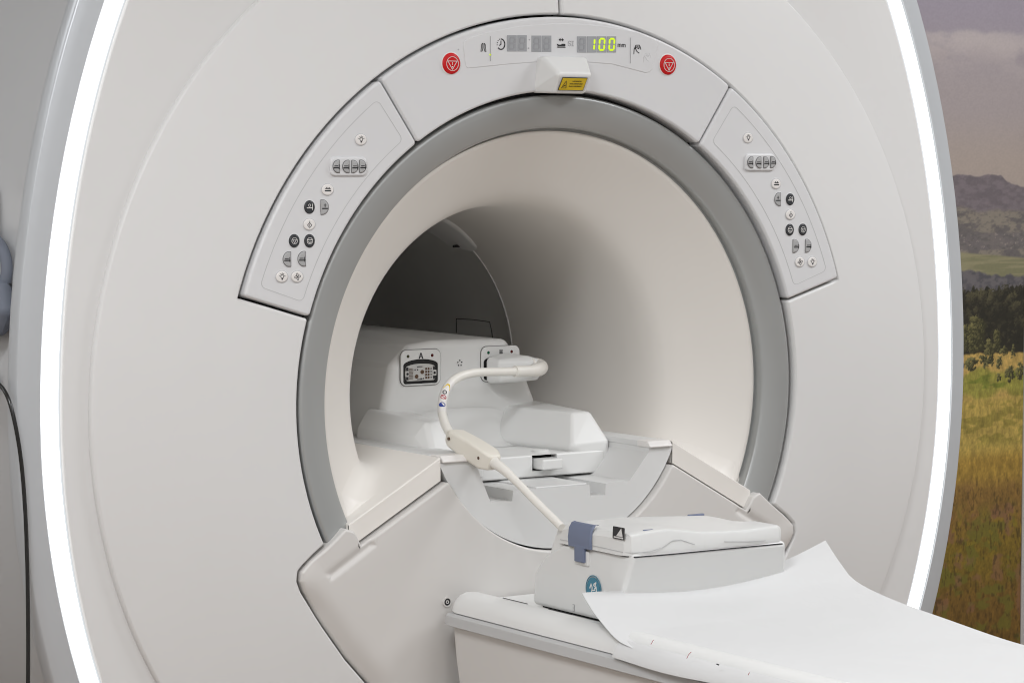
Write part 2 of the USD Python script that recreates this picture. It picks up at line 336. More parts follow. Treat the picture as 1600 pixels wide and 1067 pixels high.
# lip plates either side of the cradle bridge
def mouthR(y): return float(np.interp(y, FLs[:, 1], FLs[:, 0]))
for s in (-1, 1):
    top, bot = [], []
    x0, z0, sl = .2285, -.0895, .56
    for y in [.0012, .003, .012, .0272, .034, .043, .055, .07, .09, .11, .135, .16, .19, .24, .32, .45, .57]:
        R = mouthR(max(y, .034))+.002
        if y < .0285: xw = .3955
        else:
            qa, qb, qc = 1+sl*sl, 2*(-sl)*(z0+sl*x0), (z0+sl*x0)**2-R*R
            xw = (-qb+math.sqrt(qb*qb-4*qa*qc))/(2*qa)
            xw = min(xw, .3965)
        zw = z0-sl*(xw-x0)
        fil = min(.05, (xw-x0)*.6) if y > .0285 else .004
        a = np.array([xw-fil, zw+sl*fil]); w = np.array([xw, zw]); k = fil/R
        th = math.atan2(zw, xw)+k; c = np.array([R*math.cos(th), R*math.sin(th)]) if y > .0285 else w
        row = [(s*(x0+(a[0]-x0)*q), y, z0+(a[1]-z0)*q) for q in np.linspace(0, 1, 8)]
        for q in np.linspace(.1, 1, 8):
            p = (1-q)**2*a+2*q*(1-q)*w+q*q*c; row.append((s*p[0], y, p[1]))
        top.append(row)
    top = np.array(top); lead = top[0].copy(); 
    lead2 = lead.copy(); lead2[:, 1] = -.001; lead2[:, 2] -= .002
    low = lead2.copy(); low[:, 2] -= .0345; low2 = low.copy(); low2[:, 1] = .04
    end = np.array([(s*x0, .0+.0012, z0), (s*x0, -.001, z0-.002), (s*x0, -.001, z0-.029), (s*x0, .3, z0-.029), (s*x0, .57, z0)])
    rows = np.concatenate([[low2, low, lead2], top])
    inn = np.array([[r[0] for r in top], [r[0]-np.array([0, 0, .0365]) for r in top]]); oute = np.array([[r[-1] for r in top[:6]], [r[-1]-np.array([0, 0, .0365]) for r in top[:6]]])
    put(S, 'lip_plate', join(strip(rows, flip=(s > 0)), strip(inn, flip=(s > 0)), strip(oute, flip=(s < 0))), 'cream', 35)
# lower front cover with its rounded edge and the finger groove
ga, gb = np.array(xz(513, 897)), np.array(xz(574, 850))
def groove(x, z):
    p = np.array([x, z]); x_ = -abs(x); p[0] = x_
    t = np.clip(np.dot(p-ga, gb-ga)/np.dot(gb-ga, gb-ga), 0, 1); q = ga+t*(gb-ga); n = np.array([-(gb-ga)[1], (gb-ga)[0]]); n = n/np.linalg.norm(n)
    d = np.dot(p-q, n); e = np.linalg.norm(p-q)
    if e > .02: return 0.0
    return .0045*math.exp(-(d/.0045)**2 if d < 0 else -(d/.009)**2)*(math.exp(-max(0, e-abs(d))**2/.00002))
gx = [((ga+(gb-ga)*t)+o*np.array([-(gb-ga)[1], (gb-ga)[0]])/np.linalg.norm(gb-ga)) for t in np.linspace(-.15, 1.1, 40) for o in np.linspace(-.012, .02, 17)]
gx += [(-a, b) for a, b in gx]
def edge_soft(x, z):                        # the outer flank of the lower cover rolls back to the fascia
    d = skirt.exterior.distance(Point(x, z)) if z < -.2 and abs(x) > .25 else 1
    zz = .2 < d
    return 0.0
outer_line = LineString([(x, z) for x, z in half[5:]])
def roll(x, z):
    d = outer_line.distance(Point(abs(x), z)); w = .042
    return .013*(max(0, 1-d/w))**2*min(1, max(.25, (-.25-z)/.06)) if d < w else 0.0
rolls = []
for q in (.004, .009, .014, .02, .027, .035, .044):
    ln = outer_line.parallel_offset(q, 'right' if outer_line.parallel_offset(q, 'right').centroid.x < outer_line.centroid.x else 'left')
    if not hasattr(ln, 'geoms'):
        rolls += [ln.interpolate(t, normalized=True).coords[0] for t in np.linspace(0, 1, 90)]
rolls += [(-a, b) for a, b in rolls]
put(S, 'lower_front_cover', relief(skirt, flat(-.010), r=.004, h=.004, depth=.05, step=.008, inner=.03, extra=gx+rolls, hfun=lambda a, b: groove(a, b)+roll(a, b)), 'skirt', 40)
put(S, 'void_shade', ext_y(Point(0, 0).buffer(.30, 48).difference(Point(0, 0).buffer(.2715, 48)).intersection(sbox(-.3, -.4, .3, -.165)), -.003, .5), 'void', False)  # black band behind the arc gap, its shade put in as colour
hx, hz = xz(699, 940, -.015)
put(S, 'lock_recess', join(*[(np.stack([hx+v[:, 0], -.0145-v[:, 2], hz+v[:, 1]], 1), f) for v, f in [vf(trimesh.creation.annulus(.0058, .0082, .002)), vf(trimesh.creation.annulus(.0016, .0028, .0025))]]), 'skirt', 35)
put(S, 'lock_hole', decal(Point(hx, hz).buffer(.0062), -.0141, .0008), 'gap', False)

# cradle bridge
bz = [(.1815, -.098), (.180, -.106), (.141, -.1505), (.0925, -.152), (.0915, -.1705), (.0615, -.171), (.060, -.152), (-.0445, -.1515), (-.06, -.1505), (-.090, -.151), (-.092, -.168), (-.1340, -.166), (-.160, -.106), (-.1615, -.098)]
brid = Polygon(arc(.2505, math.atan2(-.098, -.2285)+2*math.pi, math.atan2(-.098, .2285)+2*math.pi, 70)+bz)
put(S, 'cradle_bridge', ext_y(brid, .0, 1.3), 'deck', 30)
for s, (a, b) in ((-1, (-.2265, -.1600)), (1, (.1790, .2265))):
    put(S, 'bridge_cap', hull([(x, y, z) for x in (a+.002, b-.002) for y, z in ((-.0035, -.0965), (.004, -.0895), (.03, -.0895), (.03, -.0965))], .0018, 10), 'white', 30)
put(S, 'bridge_rail', rbox((.1805, .033, -.0985), (.2275, 1.25, -.0885), .002, 8), 'deck', 30)
put(S, 'bridge_rail', rbox((-.2275, .033, -.0985), (-.1605, 1.25, -.0885), .002, 8), 'deck', 30)
# raised pad ribs beside the middle channel
put(S, 'bridge_rib', rbox((-.044, .004, -.1525), (.058, 1.2, -.1488), .0015, 8), 'deck', 30)
# plate under the bore roof and the joint of a service flap behind it
def cyl_hit(px, py, R):
    D = dv + (px-800)/F*rv + (533.5-py)/F*uv_
    a = D[0]**2+D[2]**2; b = 2*(CAM[0]*D[0]+CAM[2]*D[2]); c = CAM[0]**2+CAM[2]**2-R*R
    t = (-b+math.sqrt(b*b-4*a*c))/(2*a); return CAM+t*D
rows = []
for y, R, w in ((.535, .2995, .70), (.538, .2955, .745), (.545, .293, .765), (.60, .2915, .78), (.66, .291, .74), (.665, .298, .74)):
    rows.append([((R+.004*abs(q)**6)*math.cos(math.pi/2+q*w), y+.02*abs(q)**3*(1 if y < .58 else -1), (R+.004*abs(q)**6)*math.sin(math.pi/2+q*w)) for q in np.linspace(-1, 1, 40)])
put(S, 'roof_vent_plate', strip(rows), 'cover', 40)
q = cyl_hit(714, 384, .2915)
put(S, 'roof_slot', hull([q+np.array([-.007, 0, -.001]), q+np.array([.007, .003, -.001])], .0025, 10), 'void', 30)
fl = [cyl_hit(a, b, .3245) for a, b in ((713, 520), (713, 498), (740, 499.5), (765, 503), (768, 516), (770, 530))]
for a, b in zip(fl[:-1], fl[1:]): put(S, 'flap_joint', tube([a, (a+b)/2, b], .0007, 6), 'gap', 30)

# ------------------------------------------------------------------ control panels
def panel(a, b): return open_(sector(RI+g, RO-g*.4, a+.0025, b-.0025), .006)
T = group_of(S, 'top_control_panel')
topp = panel(A2, math.pi-A2)
YP = -.0105                                  # front of the panels
put(T, 'panel_shell', relief(topp, flat(-.0060), r=.0045, depth=.03, step=.006, inner=.04), 'panel', 40)
win = Polygon([xz(*p) for p in [(722, 108), (718, 75), (719, 66), (727, 60)]+[(x, 37.5+.00098*(x-872)**2*1.05-(0 if x < 872 else .00004*(x-872)**2)) for x in np.linspace(752, 992, 30)]+[(1018, 63), (1022, 72), (1012, 111), (1004, 115), (950, 101), (872, 95), (790, 101)]]).buffer(0)
win = open_(close_(win, .01), .006)
put(T, 'display_window', relief(win, flat(YP+.0002), r=.0012, h=.0011, depth=.002, step=.006, inner=.04), 'panel', 30)
YD = YP-.0010
def pbox(x0, y0, x1, y1): return Polygon([xz(x0, y0), xz(x1, y0), xz(x1, y1), xz(x0, y1)])
zt = lambda z: (z/2.8571+580, )              # zoomed survey of the top panel, back to the photograph
def zz(x, y): return (580+x/2.857, y/2.857)
def zbox(x0, y0, x1, y1): return pbox(*zz(x0, y0), *zz(x1, y1))
SEG = dict(a=((0, 1), (1, 1)), b=((1, 1), (1, .5)), c=((1, .5), (1, 0)), d=((0, 0), (1, 0)), e=((0, .5), (0, 0)), f=((0, 1), (0, .5)), g=((0, .5), (1, .5)))
def digit(x0, y0, x1, y1, segs, w):
    A, B = np.array(xz(*zz(x0, y1))), np.array(xz(*zz(x1, y0))); out = []
    for s in segs:
        p = [A+(B-A)*np.array([q[0]*.52+.2+.09*q[1], .16+q[1]*.68]) for q in SEG[s]]
        d = (p[1]-p[0])/np.linalg.norm(p[1]-p[0]); out.append(LineString([p[0]+d*w*.7, p[1]-d*w*.7]).buffer(w/2, 4))
    return unary_union(out)
boxes = [(588, 160, 631, 232), (634, 160, 676, 232), (697, 162, 741, 234), (744, 162, 785, 234), (900, 165, 942, 237), (945, 165, 986, 237), (989, 165, 1031, 237), (1034, 165, 1074, 237)]
lits = {5: 'bc', 6: 'abcdef', 7: 'abcdef'}
for i, b in enumerate(boxes):
    put(T, 'digit_field', decal(zbox(*b), YD, .0005), 'lcd', False)
    if i in lits: put(T, 'lit_digit', decal(digit(*b, lits[i], .0031), YD-.0005, .0006), 'digit', False)
    else: put(T, 'blank_digit', decal(digit(*b, 'abcdefg', .0030), YD-.0005, .0004), 'lcdseg', False)
put(T, 'colon', decal(unary_union([Point(xz(*zz(688, 180))).buffer(.0012), Point(xz(*zz(684, 218))).buffer(.0012)]), YD), 'greyink', False)
put(T, 'lettering', face_text('mm', .0070, *xz(*zz(1099, 206)), YD), 'ink', False)
put(T, 'pale_lettering', face_text('SI', .0085, *xz(*zz(873, 197)), YD), 'greyink', False)
for x, y0, y1 in ((514, 165, 274), (1138, 172, 284)):
    put(T, 'divider', decal(LineString([xz(*zz(x, y0)), xz(*zz(x, y1))]).buffer(.0005), YD), 'greyink', False)
put(T, 'indicator_light', decal(Point(xz(*zz(512.5, 247))).buffer(.0014), YD-.0004), 'digit', False)
put(T, 'sensor_dot', decal(Point(xz(*zz(373, 224))).buffer(.0012), YP), 'greyink', False)
def L2(pts, w, cx, cz, s=1.0): return LineString([(cx+a*s, cz+b*s) for a, b in pts]).buffer(w/2, 3)
def icon_lungs(cx, cz):
    o = []
    for s in (-1, 1): o.append(LinearRingBuf([(cx+s*a, cz+b) for a, b in ((.0012, .0068), (.0032, .005), (.0048, -.0062), (.0024, -.0055), (.0012, -.001))], .0008))
    return unary_union(o)
def LinearRingBuf(p, w): return LineString(list(p)+[p[0]]).buffer(w/2, 3)
def icon_clock(cx, cz):
    A = np.linspace(-2.3, 1.5, 20); o = [LineString([(cx+.0072*math.cos(t), cz+.0082*math.sin(t)) for t in A]).buffer(.0008), L2([(0, .005), (0, 0), (-.0028, -.002)], .0013, cx, cz)]
    o += [Point(cx+.0072*math.cos(t), cz+.0082*math.sin(t)).buffer(.0007) for t in (1.95, 2.4, 2.85, 3.3)]
    return unary_union(o)
def icon_table(cx, cz):
    return unary_union([L2([(-.0075, -.0062), (.0075, -.0062)], .0014, cx, cz), L2([(-.0070, -.0022), (-.0062, -.0034), (.0068, -.0034)], .0022, cx, cz), L2([(.001, -.0018), (.007, -.0018)], .0018, cx, cz),
                        L2([(-.0034, .0056), (.0034, .0056)], .0014, cx, cz), Polygon([(cx+a, cz+b) for a, b in ((-.0048, .0056), (-.0018, .0082), (-.0018, .003))]), Polygon([(cx+a, cz+b) for a, b in ((.0048, .0056), (.0018, .0082), (.0018, .003))])])
def icon_hand(cx, cz):
    return unary_union([L2([(-.0075, -.008), (-.0068, .0), (-.0035, .0062), (.0035, .0066), (.0058, .003), (.0066, -.0002)], .0010, cx, cz), L2([(-.0042, .001), (-.001, -.004), (.003, -.0062)], .0011, cx, cz), L2([(-.003, .0035), (.0022, .0005), (.0042, .0045)], .0009, cx, cz), L2([(-.001, .0045), (.003, .003)], .0008, cx, cz), Polygon([(cx+a, cz+b) for a, b in ((-.0058, .003), (-.0025, .0045), (-.0035, .0), (-.0055, .0))])])
for f, p in ((icon_lungs, (483, 215)), (icon_clock, (561, 200)), (icon_table, (830, 196)), (icon_hand, (1170, 222))):
    put(T, 'symbol', decal(f(*xz(*zz(*p))), YD), 'ink', False)
put(T, 'faint_symbol', decal(icon_hand(*xz(*zz(1214, 258))).buffer(-.0002), YD, .0003), 'panel', False)
for px, py, lab in ((699, 100, 'red emergency stop button on the left'), (1037, 102, 'red emergency stop button on the right')):
    cx, cz = xz(px, py)
    b = group_of(T, 'emergency_stop', lab)
    put(b, 'collar', relief(Point(cx, cz).buffer(.0182, 24), flat(YP+.0006), r=.0015, depth=.002, step=.003, inner=.01), 'white', 40)
    put(b, 'button_dome', relief(Point(cx, cz).buffer(.0168, 24), flat(YP-.0005), r=.006, h=.0035, depth=.003, step=.003, inner=.006), 'red', 40)
    y = YP-.004
    o = [Point(cx+.0002, cz-.0005).buffer(.0112, 20).difference(Point(cx+.0002, cz-.0005).buffer(.0104, 20)), LinearRingBuf([(cx-.0083, cz+.0036), (cx+.0085, cz+.0036), (cx, cz-.0095)], .0009), sbox(cx-.0004, cz-.0025, cx+.0005, cz+.002), Point(cx, cz-.0054).buffer(.0010)]
    put(b, 'symbol', decal(unary_union(o), y, .0005), 'paleink', False)
# laser aiming housing over the bore
H = group_of(S, 'laser_housing')
A = lambda px, py, y: Y_(px, py, y)
pts = [(s_*x, y, z) for s_ in (-1, 1) for x, y, z in ((.039, -.004, .535), (.044, -.004, .4915), (.037, -.020, .5345), (.0275, -.048, .5125), (.0265, -.034, .4905))]
pts = [(x-.005-.09*abs(y), y, z) for x, y, z in pts]
put(H, 'housing_shell', hull(pts, .0075, 28), 'lump', 50)
p00, p10, p11, p01 = [np.array(q) for q in ((-.0330, -.0548, .5083), (.0155, -.0548, .5083), (.0155, -.0418, .4880), (-.0335, -.0418, .4880))]
def quad(u0, u1, v0, v1, lift):
    n = np.cross(p10-p00, p01-p00); n /= np.linalg.norm(n); n = n if n[1] < 0 else -n
    P = lambda u, v: p00*(1-u)*(1-v)+p10*u*(1-v)+p11*u*v+p01*(1-u)*v+n*lift
    return P
def on_quad(poly, lift, t=.0003):
    m = trimesh.creation.extrude_polygon(poly, 1.0, engine='earcut') if not hasattr(poly, 'geoms') else trimesh.util.concatenate([trimesh.creation.extrude_polygon(q, 1.0, engine='earcut') for q in poly.geoms])
    v, f = vf(m); P = quad(0, 1, 0, 1, 0); Q = quad(0, 1, 0, 1, 1.0)
    out = []
    for a, b, c in v:
        o = P(a, b); d = Q(a, b)-o; out.append(o+d*(lift+c*t))
    return np.array(out), f[:, ::-1]
put(H, 'label_border', on_quad(sbox(0, 0, 1, 1), .0006), 'ink', False)
lab = put(H, 'warning_label', on_quad(sbox(.02, .05, .98, .95), .0010), 'yellow', False, label='yellow laser warning label')
put(H, 'warning_symbol', on_quad(unary_union([LinearRingBuf([(.10, .80), (.19, .25), (.28, .80)], .018), Point(.19, .63).buffer(.03), LineString([(.15, .7), (.23, .56)]).buffer(.01)]), .0013), 'ink', False)
tx = []
for i, (s, c) in enumerate((('LASER RADIATION', .62), ('DO NOT STARE INTO BEAM', .62), ('CLASS 2 LASER PRODUCT', .62))):
    m = meshkit.text_mesh(s, .085, .3); v, f = vf(m); w = v[:, 0].max()-v[:, 0].min(); sx = .50*(.7 if i == 0 else 1)/w
    v2 = np.stack([(v[:, 0]-v[:, 0].min()-w/2)*sx+c, .24+i*.19-v[:, 1]+.08, v[:, 2]/.3], 1); P = quad(0, 1, 0, 1, 0); Q = quad(0, 1, 0, 1, 1.0)
    tx.append((np.array([P(a, b)+(Q(a, b)-P(a, b))*(.0013+c_*.0003) for a, b, c_ in v2]), f))
put(H, 'warning_lettering', join(*tx), 'ink', False)
# side control panels
def dkey(cx, cz, s, w=.0078, h=.0115):
    return Polygon([(cx-s*w, cz-h), (cx-s*w, cz+h)]+[(cx-s*w*.5+s*w*1.5*math.sin(t)**1.2, cz+h*math.cos(t)) for t in np.linspace(.12, math.pi-.12, 16)]).buffer(.0008).buffer(0)
def icon_small(kind, cx, cz):
    k = 1.0
    if kind == 'bulb': return unary_union([LinearRingBuf([(cx+.0026*math.cos(t), cz+.0004+.0026*math.sin(t)) for t in np.linspace(0, 6.28, 12)[:-1]], .0008), sbox(cx-.0012, cz-.0045, cx+.0012, cz-.0022)]+[L2([(.0036*math.cos(t), .0004+.0036*math.sin(t)), (.0052*math.cos(t), .0004+.0052*math.sin(t))], .0007, cx, cz) for t in (0.2, 1.0, 1.57, 2.1, 2.94)])
    if kind == 'bed': return unary_union([L2([(-.0046, -.002), (.0046, -.002)], .0018, cx, cz), L2([(.0042, -.004), (.0042, .0025)], .001, cx, cz), L2([(-.0035, .0008), (.002, .0008)], .0012, cx, cz)])
    if kind == 'bedup': return unary_union([L2([(-.0044, -.0022), (.0044, -.0022)], .0018, cx, cz), L2([(0, 0), (0, .005)], .001, cx, cz), L2([(-.0018, .0028), (.0018, .0028)], .001, cx, cz)])
    if kind == 'lines': return unary_union([L2([(-.004, .0016), (.004, .0016)], .0013, cx, cz), L2([(-.0046, -.0016), (.0046, -.0016)], .0018, cx, cz), Point(cx-.002, cz+.003).buffer(.0009), Point(cx+.002, cz+.003).buffer(.0009)])
    if kind == 'diamond': return unary_union([LinearRingBuf([(cx, cz+.0026), (cx+.0038, cz-.0012), (cx, cz-.005), (cx-.0038, cz-.0012)], .0008), L2([(0, .0), (0, -.0025)], .0007, cx, cz), Point(cx, cz+.0044).buffer(.0007)])
    if kind == 'stop': return unary_union([LinearRingBuf([(cx+.0048*math.cos(t), cz+.0048*math.sin(t)) for t in np.linspace(0, 6.28, 16)[:-1]], .0007), LinearRingBuf([(cx-.003, cz+.0016), (cx+.003, cz+.0016), (cx, cz-.0034)], .0007)])
    if kind == 'pause': return unary_union([LinearRingBuf([(cx+.0048*math.cos(t), cz+.0048*math.sin(t)) for t in np.linspace(0, 6.28, 16)[:-1]], .0008), L2([(-.0034, .0014), (.0034, .0014)], .0012, cx, cz), L2([(-.0026, -.0012), (0, -.003), (.0026, -.0012)], .001, cx, cz)])
    if kind == 'home': return unary_union([L2([(-.0046, -.0012), (.0046, -.0012)], .0015, cx, cz), L2([(.0045, -.004), (.0045, .0045)], .0011, cx, cz), LinearRingBuf([(cx+.0019*math.cos(t)-.0005, cz+.0026+.0019*math.sin(t)) for t in np.linspace(0, 6.28, 10)[:-1]], .0007)])
    if kind == 'fan': return unary_union([affinity.rotate(affinity.translate(Point(0, 0).buffer(1).__class__(affinity.scale(Point(0, 0).buffer(1, 6), .0019, .0027).exterior).difference(affinity.scale(Point(0, 0).buffer(1, 6), .0012, .002)), cx, cz+.0029), t, origin=(cx, cz)) for t in (10, 100, 190, 280)])
left = [('white', (558, 218.6), 'bulb'), ('cluster', (538, 260.5), None), ('dl', (517.7, 260.3), 'bed'), ('dl', (532.8, 260.5), 'bed'), ('dr', (546.8, 260.5), 'bed'), ('dr', (559.2, 260.2), 'bed'), ('white', (506, 296.5), 'lines'), ('black', (477.8, 323.6), 'home'), ('dr', (501.6, 323.6), 'bedup'),
        ('white', (477.4, 350.5), 'diamond'), ('black', (454, 376.2), 'stop'), ('black', (477.8, 376.2), 'pause'), ('dl', (442.6, 404.7), 'bed'), ('dl', (465.7, 404.2), 'bed'), ('white', (434.7, 432), 'bulb'), ('white', (458.6, 432), 'fan')]
right = [('white', (1162.2, 215.8), 'bulb'), ('cluster', (1180, 254), None), ('dl', (1163.6, 254), 'bed'), ('dl', (1176.4, 254.2), 'bed'), ('dr', (1188.5, 254), 'bed'), ('dr', (1199.3, 253.6), 'bed'), ('white', (1206, 287.3), 'lines'), ('dl', (1208.5, 311.3), 'bedup'), ('black', (1228, 311.6), 'home'),
         ('white', (1228.3, 335.2), 'diamond'), ('black', (1227.3, 359), 'pause'), ('black', (1247.6, 358.6), 'stop'), ('dr', (1237, 384.2), 'bed'), ('dr', (1256.3, 383.8), 'bed'), ('white', (1243, 409), 'fan'), ('white', (1262.5, 409), 'bulb')]
for s, keys, lab in ((-1, left, 'control panel left of the bore opening'), (1, right, 'control panel right of the bore opening')):
    G = group_of(S, 'side_control_panel', lab)
    a, b = (A1, A2) if s > 0 else (math.pi-A2, math.pi-A1)
    P = panel(a, b)
    ins = open_(sector(RI+.021, RO-.0225, a+.038, b-.038), .009)
    put(G, 'panel_shell', relief(P, flat(-.0060), r=.0045, depth=.03, step=.006, inner=.03), 'panel', 40)
    put(G, 'inlay_joint', decal(ins.buffer(.0004).difference(ins.buffer(-.0004)), YP, .0003), 'joint', False)
    YS = YP
    for kind, (px, py), ic in keys:
        cx, cz = xz(px, py); yb = YS
        if kind == 'cluster':
            put(G, 'key_plate', relief(open_(sbox(cx-.0325, cz-.0145, cx+.0325, cz+.0145), .008), flat(YS-.001), r=.003, h=.0028, depth=.004, step=.004, inner=.02), 'panel', 40); continue
        on_plate = py < 270 and kind[0] == 'd'
        if on_plate: yb = YS-.0038
        if kind == 'white': shp, mt, im = affinity.scale(Point(cx, cz).buffer(1, 16), .0104, .0088), 'white', 'ink'
        elif kind == 'black': shp, mt, im = affinity.scale(Point(cx, cz).buffer(1, 16), .0088, .0098), 'blackkey', 'paleink'
        else:
            shp = dkey(cx, cz, -1 if kind == 'dl' else 1, .0050 if on_plate else .0060, .0088 if on_plate else .0105); mt, im = 'greykey', 'ink'
        if not on_plate: put(G, 'key_collar', relief(shp.buffer(.0014), flat(yb+.0004), r=.0008, h=.0009, depth=.002, step=.003, inner=.02, nb=2), 'panel', 40)
        put(G, 'key_groove', decal(shp.buffer(.0004), yb-.0005, .0004), 'greyink' if kind == 'white' else 'gap', False)
        put(G, 'key', relief(shp.buffer(-.0001), flat(yb-.0006), r=.002, h=.0014, depth=.002, step=.002, inner=.01, nb=3), mt, 40)
        put(G, 'key_symbol', decal(icon_small(ic, cx, cz), yb-.00195, .0004), im, False)

# ------------------------------------------------------------------ patient cradle with the coil sockets, lying on the bridge
C = thing('patient_cradle', (0, .1, -.15), 'white moulded cradle with coil sockets and two armrest blocks inside the bore', 'cradle')
yf = .105
def bplate(): return rbox((-.168, yf, -.1475), (.166, 1.1, -.110), .004, 10)
notch = m3.Manifold.cube((.05, .03, .026)).translate((.018, yf-.01, -.137))
notch2 = m3.Manifold.cube((.03, .03, .05)).translate((-.10, yf-.01, -.16))
put(C, 'base_plate', bplate()-notch, 'lump', 35)
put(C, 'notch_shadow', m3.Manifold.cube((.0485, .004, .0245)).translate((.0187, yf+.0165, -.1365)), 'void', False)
put(C, 'release_tab', rbox((.024, yf-.022, -.134), (.066, yf+.012, -.1165), .003, 10), 'lump', 30)
put(C, 'release_tab', rbox((-.118, yf-.01, -.140), (-.085, yf+.012, -.112), .003, 10), 'lump', 30)
for x in (-.028, .062): put(C, 'pad_button', trimesh.creation.cylinder(.014, .003, sections=24, transform=trimesh.transformations.translation_matrix((x, .145 if x > 0 else .2, -.1085))), 'lump', 30)
for s in (-1, 1):
    w = [(s*x, y, z) for x, y, z in ((.112, .122, -.102), (.168, .118, -.100), (.166, .118, -.125), (.135, .154, -.060), (.158, .150, -.060), (.168, .158, -.078), (.176, .17, -.112), (.164, .122, -.134), (.172, .130, -.118),
                                      (.072, .325, -.102), (.100, .325, -.058), (.160, .325, -.053), (.174, .325, -.075), (.179, .325, -.112), (.164, .325, -.134))]
    put(C, 'armrest', hull(w, .012, 32), 'lump', 50)
# concave sweep from the base up into the back panel
rows = []
for x in np.linspace(-.135, .135, 51):
    e = abs(x)/.135; rad = .004+.060*max(0, 1-e**4)
    row = []
    for t in np.linspace(0, math.pi/2, 16):
        row.append((x, .2990-rad+rad*math.sin(t), -.1095+rad-rad*math.cos(t)))
    rows.append(row)
put(C, 'back_sweep', strip(rows, flip=False), 'lump', True)
r_ = .016
hp = [(-.152, .30, -.045), (-.136, .30, .030), (-.105, .30, .060), (-.06, .30, .0690), (.05, .30, .0690), (.104, .30, .063), (.128, .30, .034), (.160, .30, -.045), (-.160, .30, -.10), (.166, .30, -.10)]
w = []
for x, y, z in hp:
    n = np.array([x, z+.02]); n = n/np.linalg.norm(n); w.append((x-n[0]*r_, y+r_, z-n[1]*r_)); 
for x, y, z in [(-.155, .95, -.02), (-.12, .95, .045), (-.06, .48, .0750), (.02, .48, .0750), (-.05, .95, .075), (.05, .95, .075), (.12, .95, .045), (.155, .95, -.02), (-.16, .95, -.10), (.16, .95, -.10)]:
    n = np.array([x, z+.02]); n = n/np.linalg.norm(n); w.append((x-n[0]*r_, y, z-n[1]*r_))
put(C, 'socket_housing', hull(w, r_, 32), 'lump', 45)
yp = .2995
def rr(x0, z0, x1, z1, r): return sbox(x0+r, z0+r, x1-r, z1-r).buffer(r, 8)
def bulge(x0, z0, x1, z1, up):
    A = np.linspace(0, math.pi, 20)
    return Polygon([(x0, z0), (x1, z0)]+[((x0+x1)/2+(x1-x0)/2*math.cos(t), z1+up*math.sin(t)) for t in A]).buffer(-.005).buffer(.005)
for nm, cx, full in (('A', -.0797, True), ('B', .0825, False)):
    k = group_of(C, 'coil_socket', 'open coil socket lettered A' if full else 'coil socket with a plug in it')
    fr = rr(cx-.0405, -.0035, cx+.0405, .0585, .012)
    put(k, 'frame_joint', decal(fr, yp, .0010), 'darkjoint', False)
    rec = bulge(cx-.0345, .0, cx+.0345, .0315, .010)
    put(k, 'frame', relief(fr.buffer(-.0009).difference(rec), flat(yp-.0012), r=.001, h=.0016, depth=.002, step=.004, inner=.02, nb=2), 'lump', 40)
    put(k, 'recess', decal(rec, yp-.0006, .0008), 'void', False)
    if full:
        put(k, 'lettering', face_text(nm, .0095, cx, .0475, yp-.0027, True), 'ink', False)
        ib = bulge(cx-.0300, .0045, cx+.0300, .0275, .007)
        put(k, 'inner_wall', relief(ib, flat(yp-.0006), r=.001, depth=.001, step=.004, inner=.02, nb=2), 'contact', 40)
        put(k, 'contact_block', relief(sbox(cx-.0245, .0065, cx+.0250, .0295), flat(yp-.0014), r=.0006, depth=.001, step=.004, inner=.02, nb=2), 'contact', 40)
        for sx in (-1, 1):
            put(k, 'latch_pocket', decal(sbox(cx+sx*.0268-.0022, .007, cx+sx*.0268+.0022, .0285), yp-.0022, .0004), 'gap', False)
            put(k, 'latch', relief(rr(cx+sx*.0275-.0035, .0125, cx+sx*.0275+.0035, .0225, .001), flat(yp-.0024), r=.0008, depth=.001, step=.003, inner=.02, nb=2), 'contact', 40)
            put(k, 'latch_screw', decal(Point(cx+sx*.0270, .0175).buffer(.0022, 8), yp-.0034, .0004), 'ink', False)
        y = yp-.0024
        for i in range(2):
            for j in range(4): put(k, 'contact_pin', decal(Point(cx+.0105+i*.0050, .0098+j*.0050).buffer(.0019, 6), y, .0004), 'pin', False)
        for j in range(4): put(k, 'contact_pin', decal(Point(cx+.0205, .0098+j*.0050).buffer(.0012, 6), y, .0004), 'ink', False)
        for px, pz in ((-.0085, .0125), (.0028, .0198)): put(k, 'large_contact', decal(Point(cx+px, pz).buffer(.0035, 12), y, .0004), 'pin', False)
        for px, pz in ((-.0115, .0238), (-.0065, .0238), (.0005, .0085), (.0052, .0085)): put(k, 'contact_pin', decal(Point(cx+px, pz).buffer(.0011, 6), y, .0004), 'ink', False)
        put(k, 'pin_rows', decal(unary_union([sbox(cx-.0232+i*.0022, .0085+j*.0024, cx-.0232+i*.0022+.0011, .0085+j*.0024+.0013) for i in range(4) for j in range(8)]), y, .0004), 'pin', False, kind='stuff')
        for pz in (.0075, .0288): put(k, 'slot_mark', decal(sbox(cx-.0075, pz-.0006, cx+.0030, pz+.0006), y, .0003), 'ink', False)
    else:
        put(k, 'lettering', face_text(nm, .0048, cx+.0005, .0478, yp-.0027, True), 'ink', False)
        put(k, 'lettering_frame', decal(rr(cx-.0032, .0445, cx+.0042, .0512, .001).difference(rr(cx-.0025, .0452, cx+.0035, .0505, .001)), yp-.0027, .0004), 'ink', False)
    for px, m_ in ((-.0255, 'oliveled' if full else 'greenled'), (.0225, 'redled')):
        put(k, 'led', relief(Point(cx+px, .0472).buffer(.0029, 10), flat(yp-.0024), r=.0012, depth=.001, step=.002, inner=.02, nb=2), m_, 40)
for a in (90, 162, 234, 306, 18):
    put(C, 'speaker_hole', decal(Point(0.0+.0042*math.cos(math.radians(a)), .0315+.0046*math.sin(math.radians(a))).buffer(.0011, 6), yp, .0008), 'ink', False)

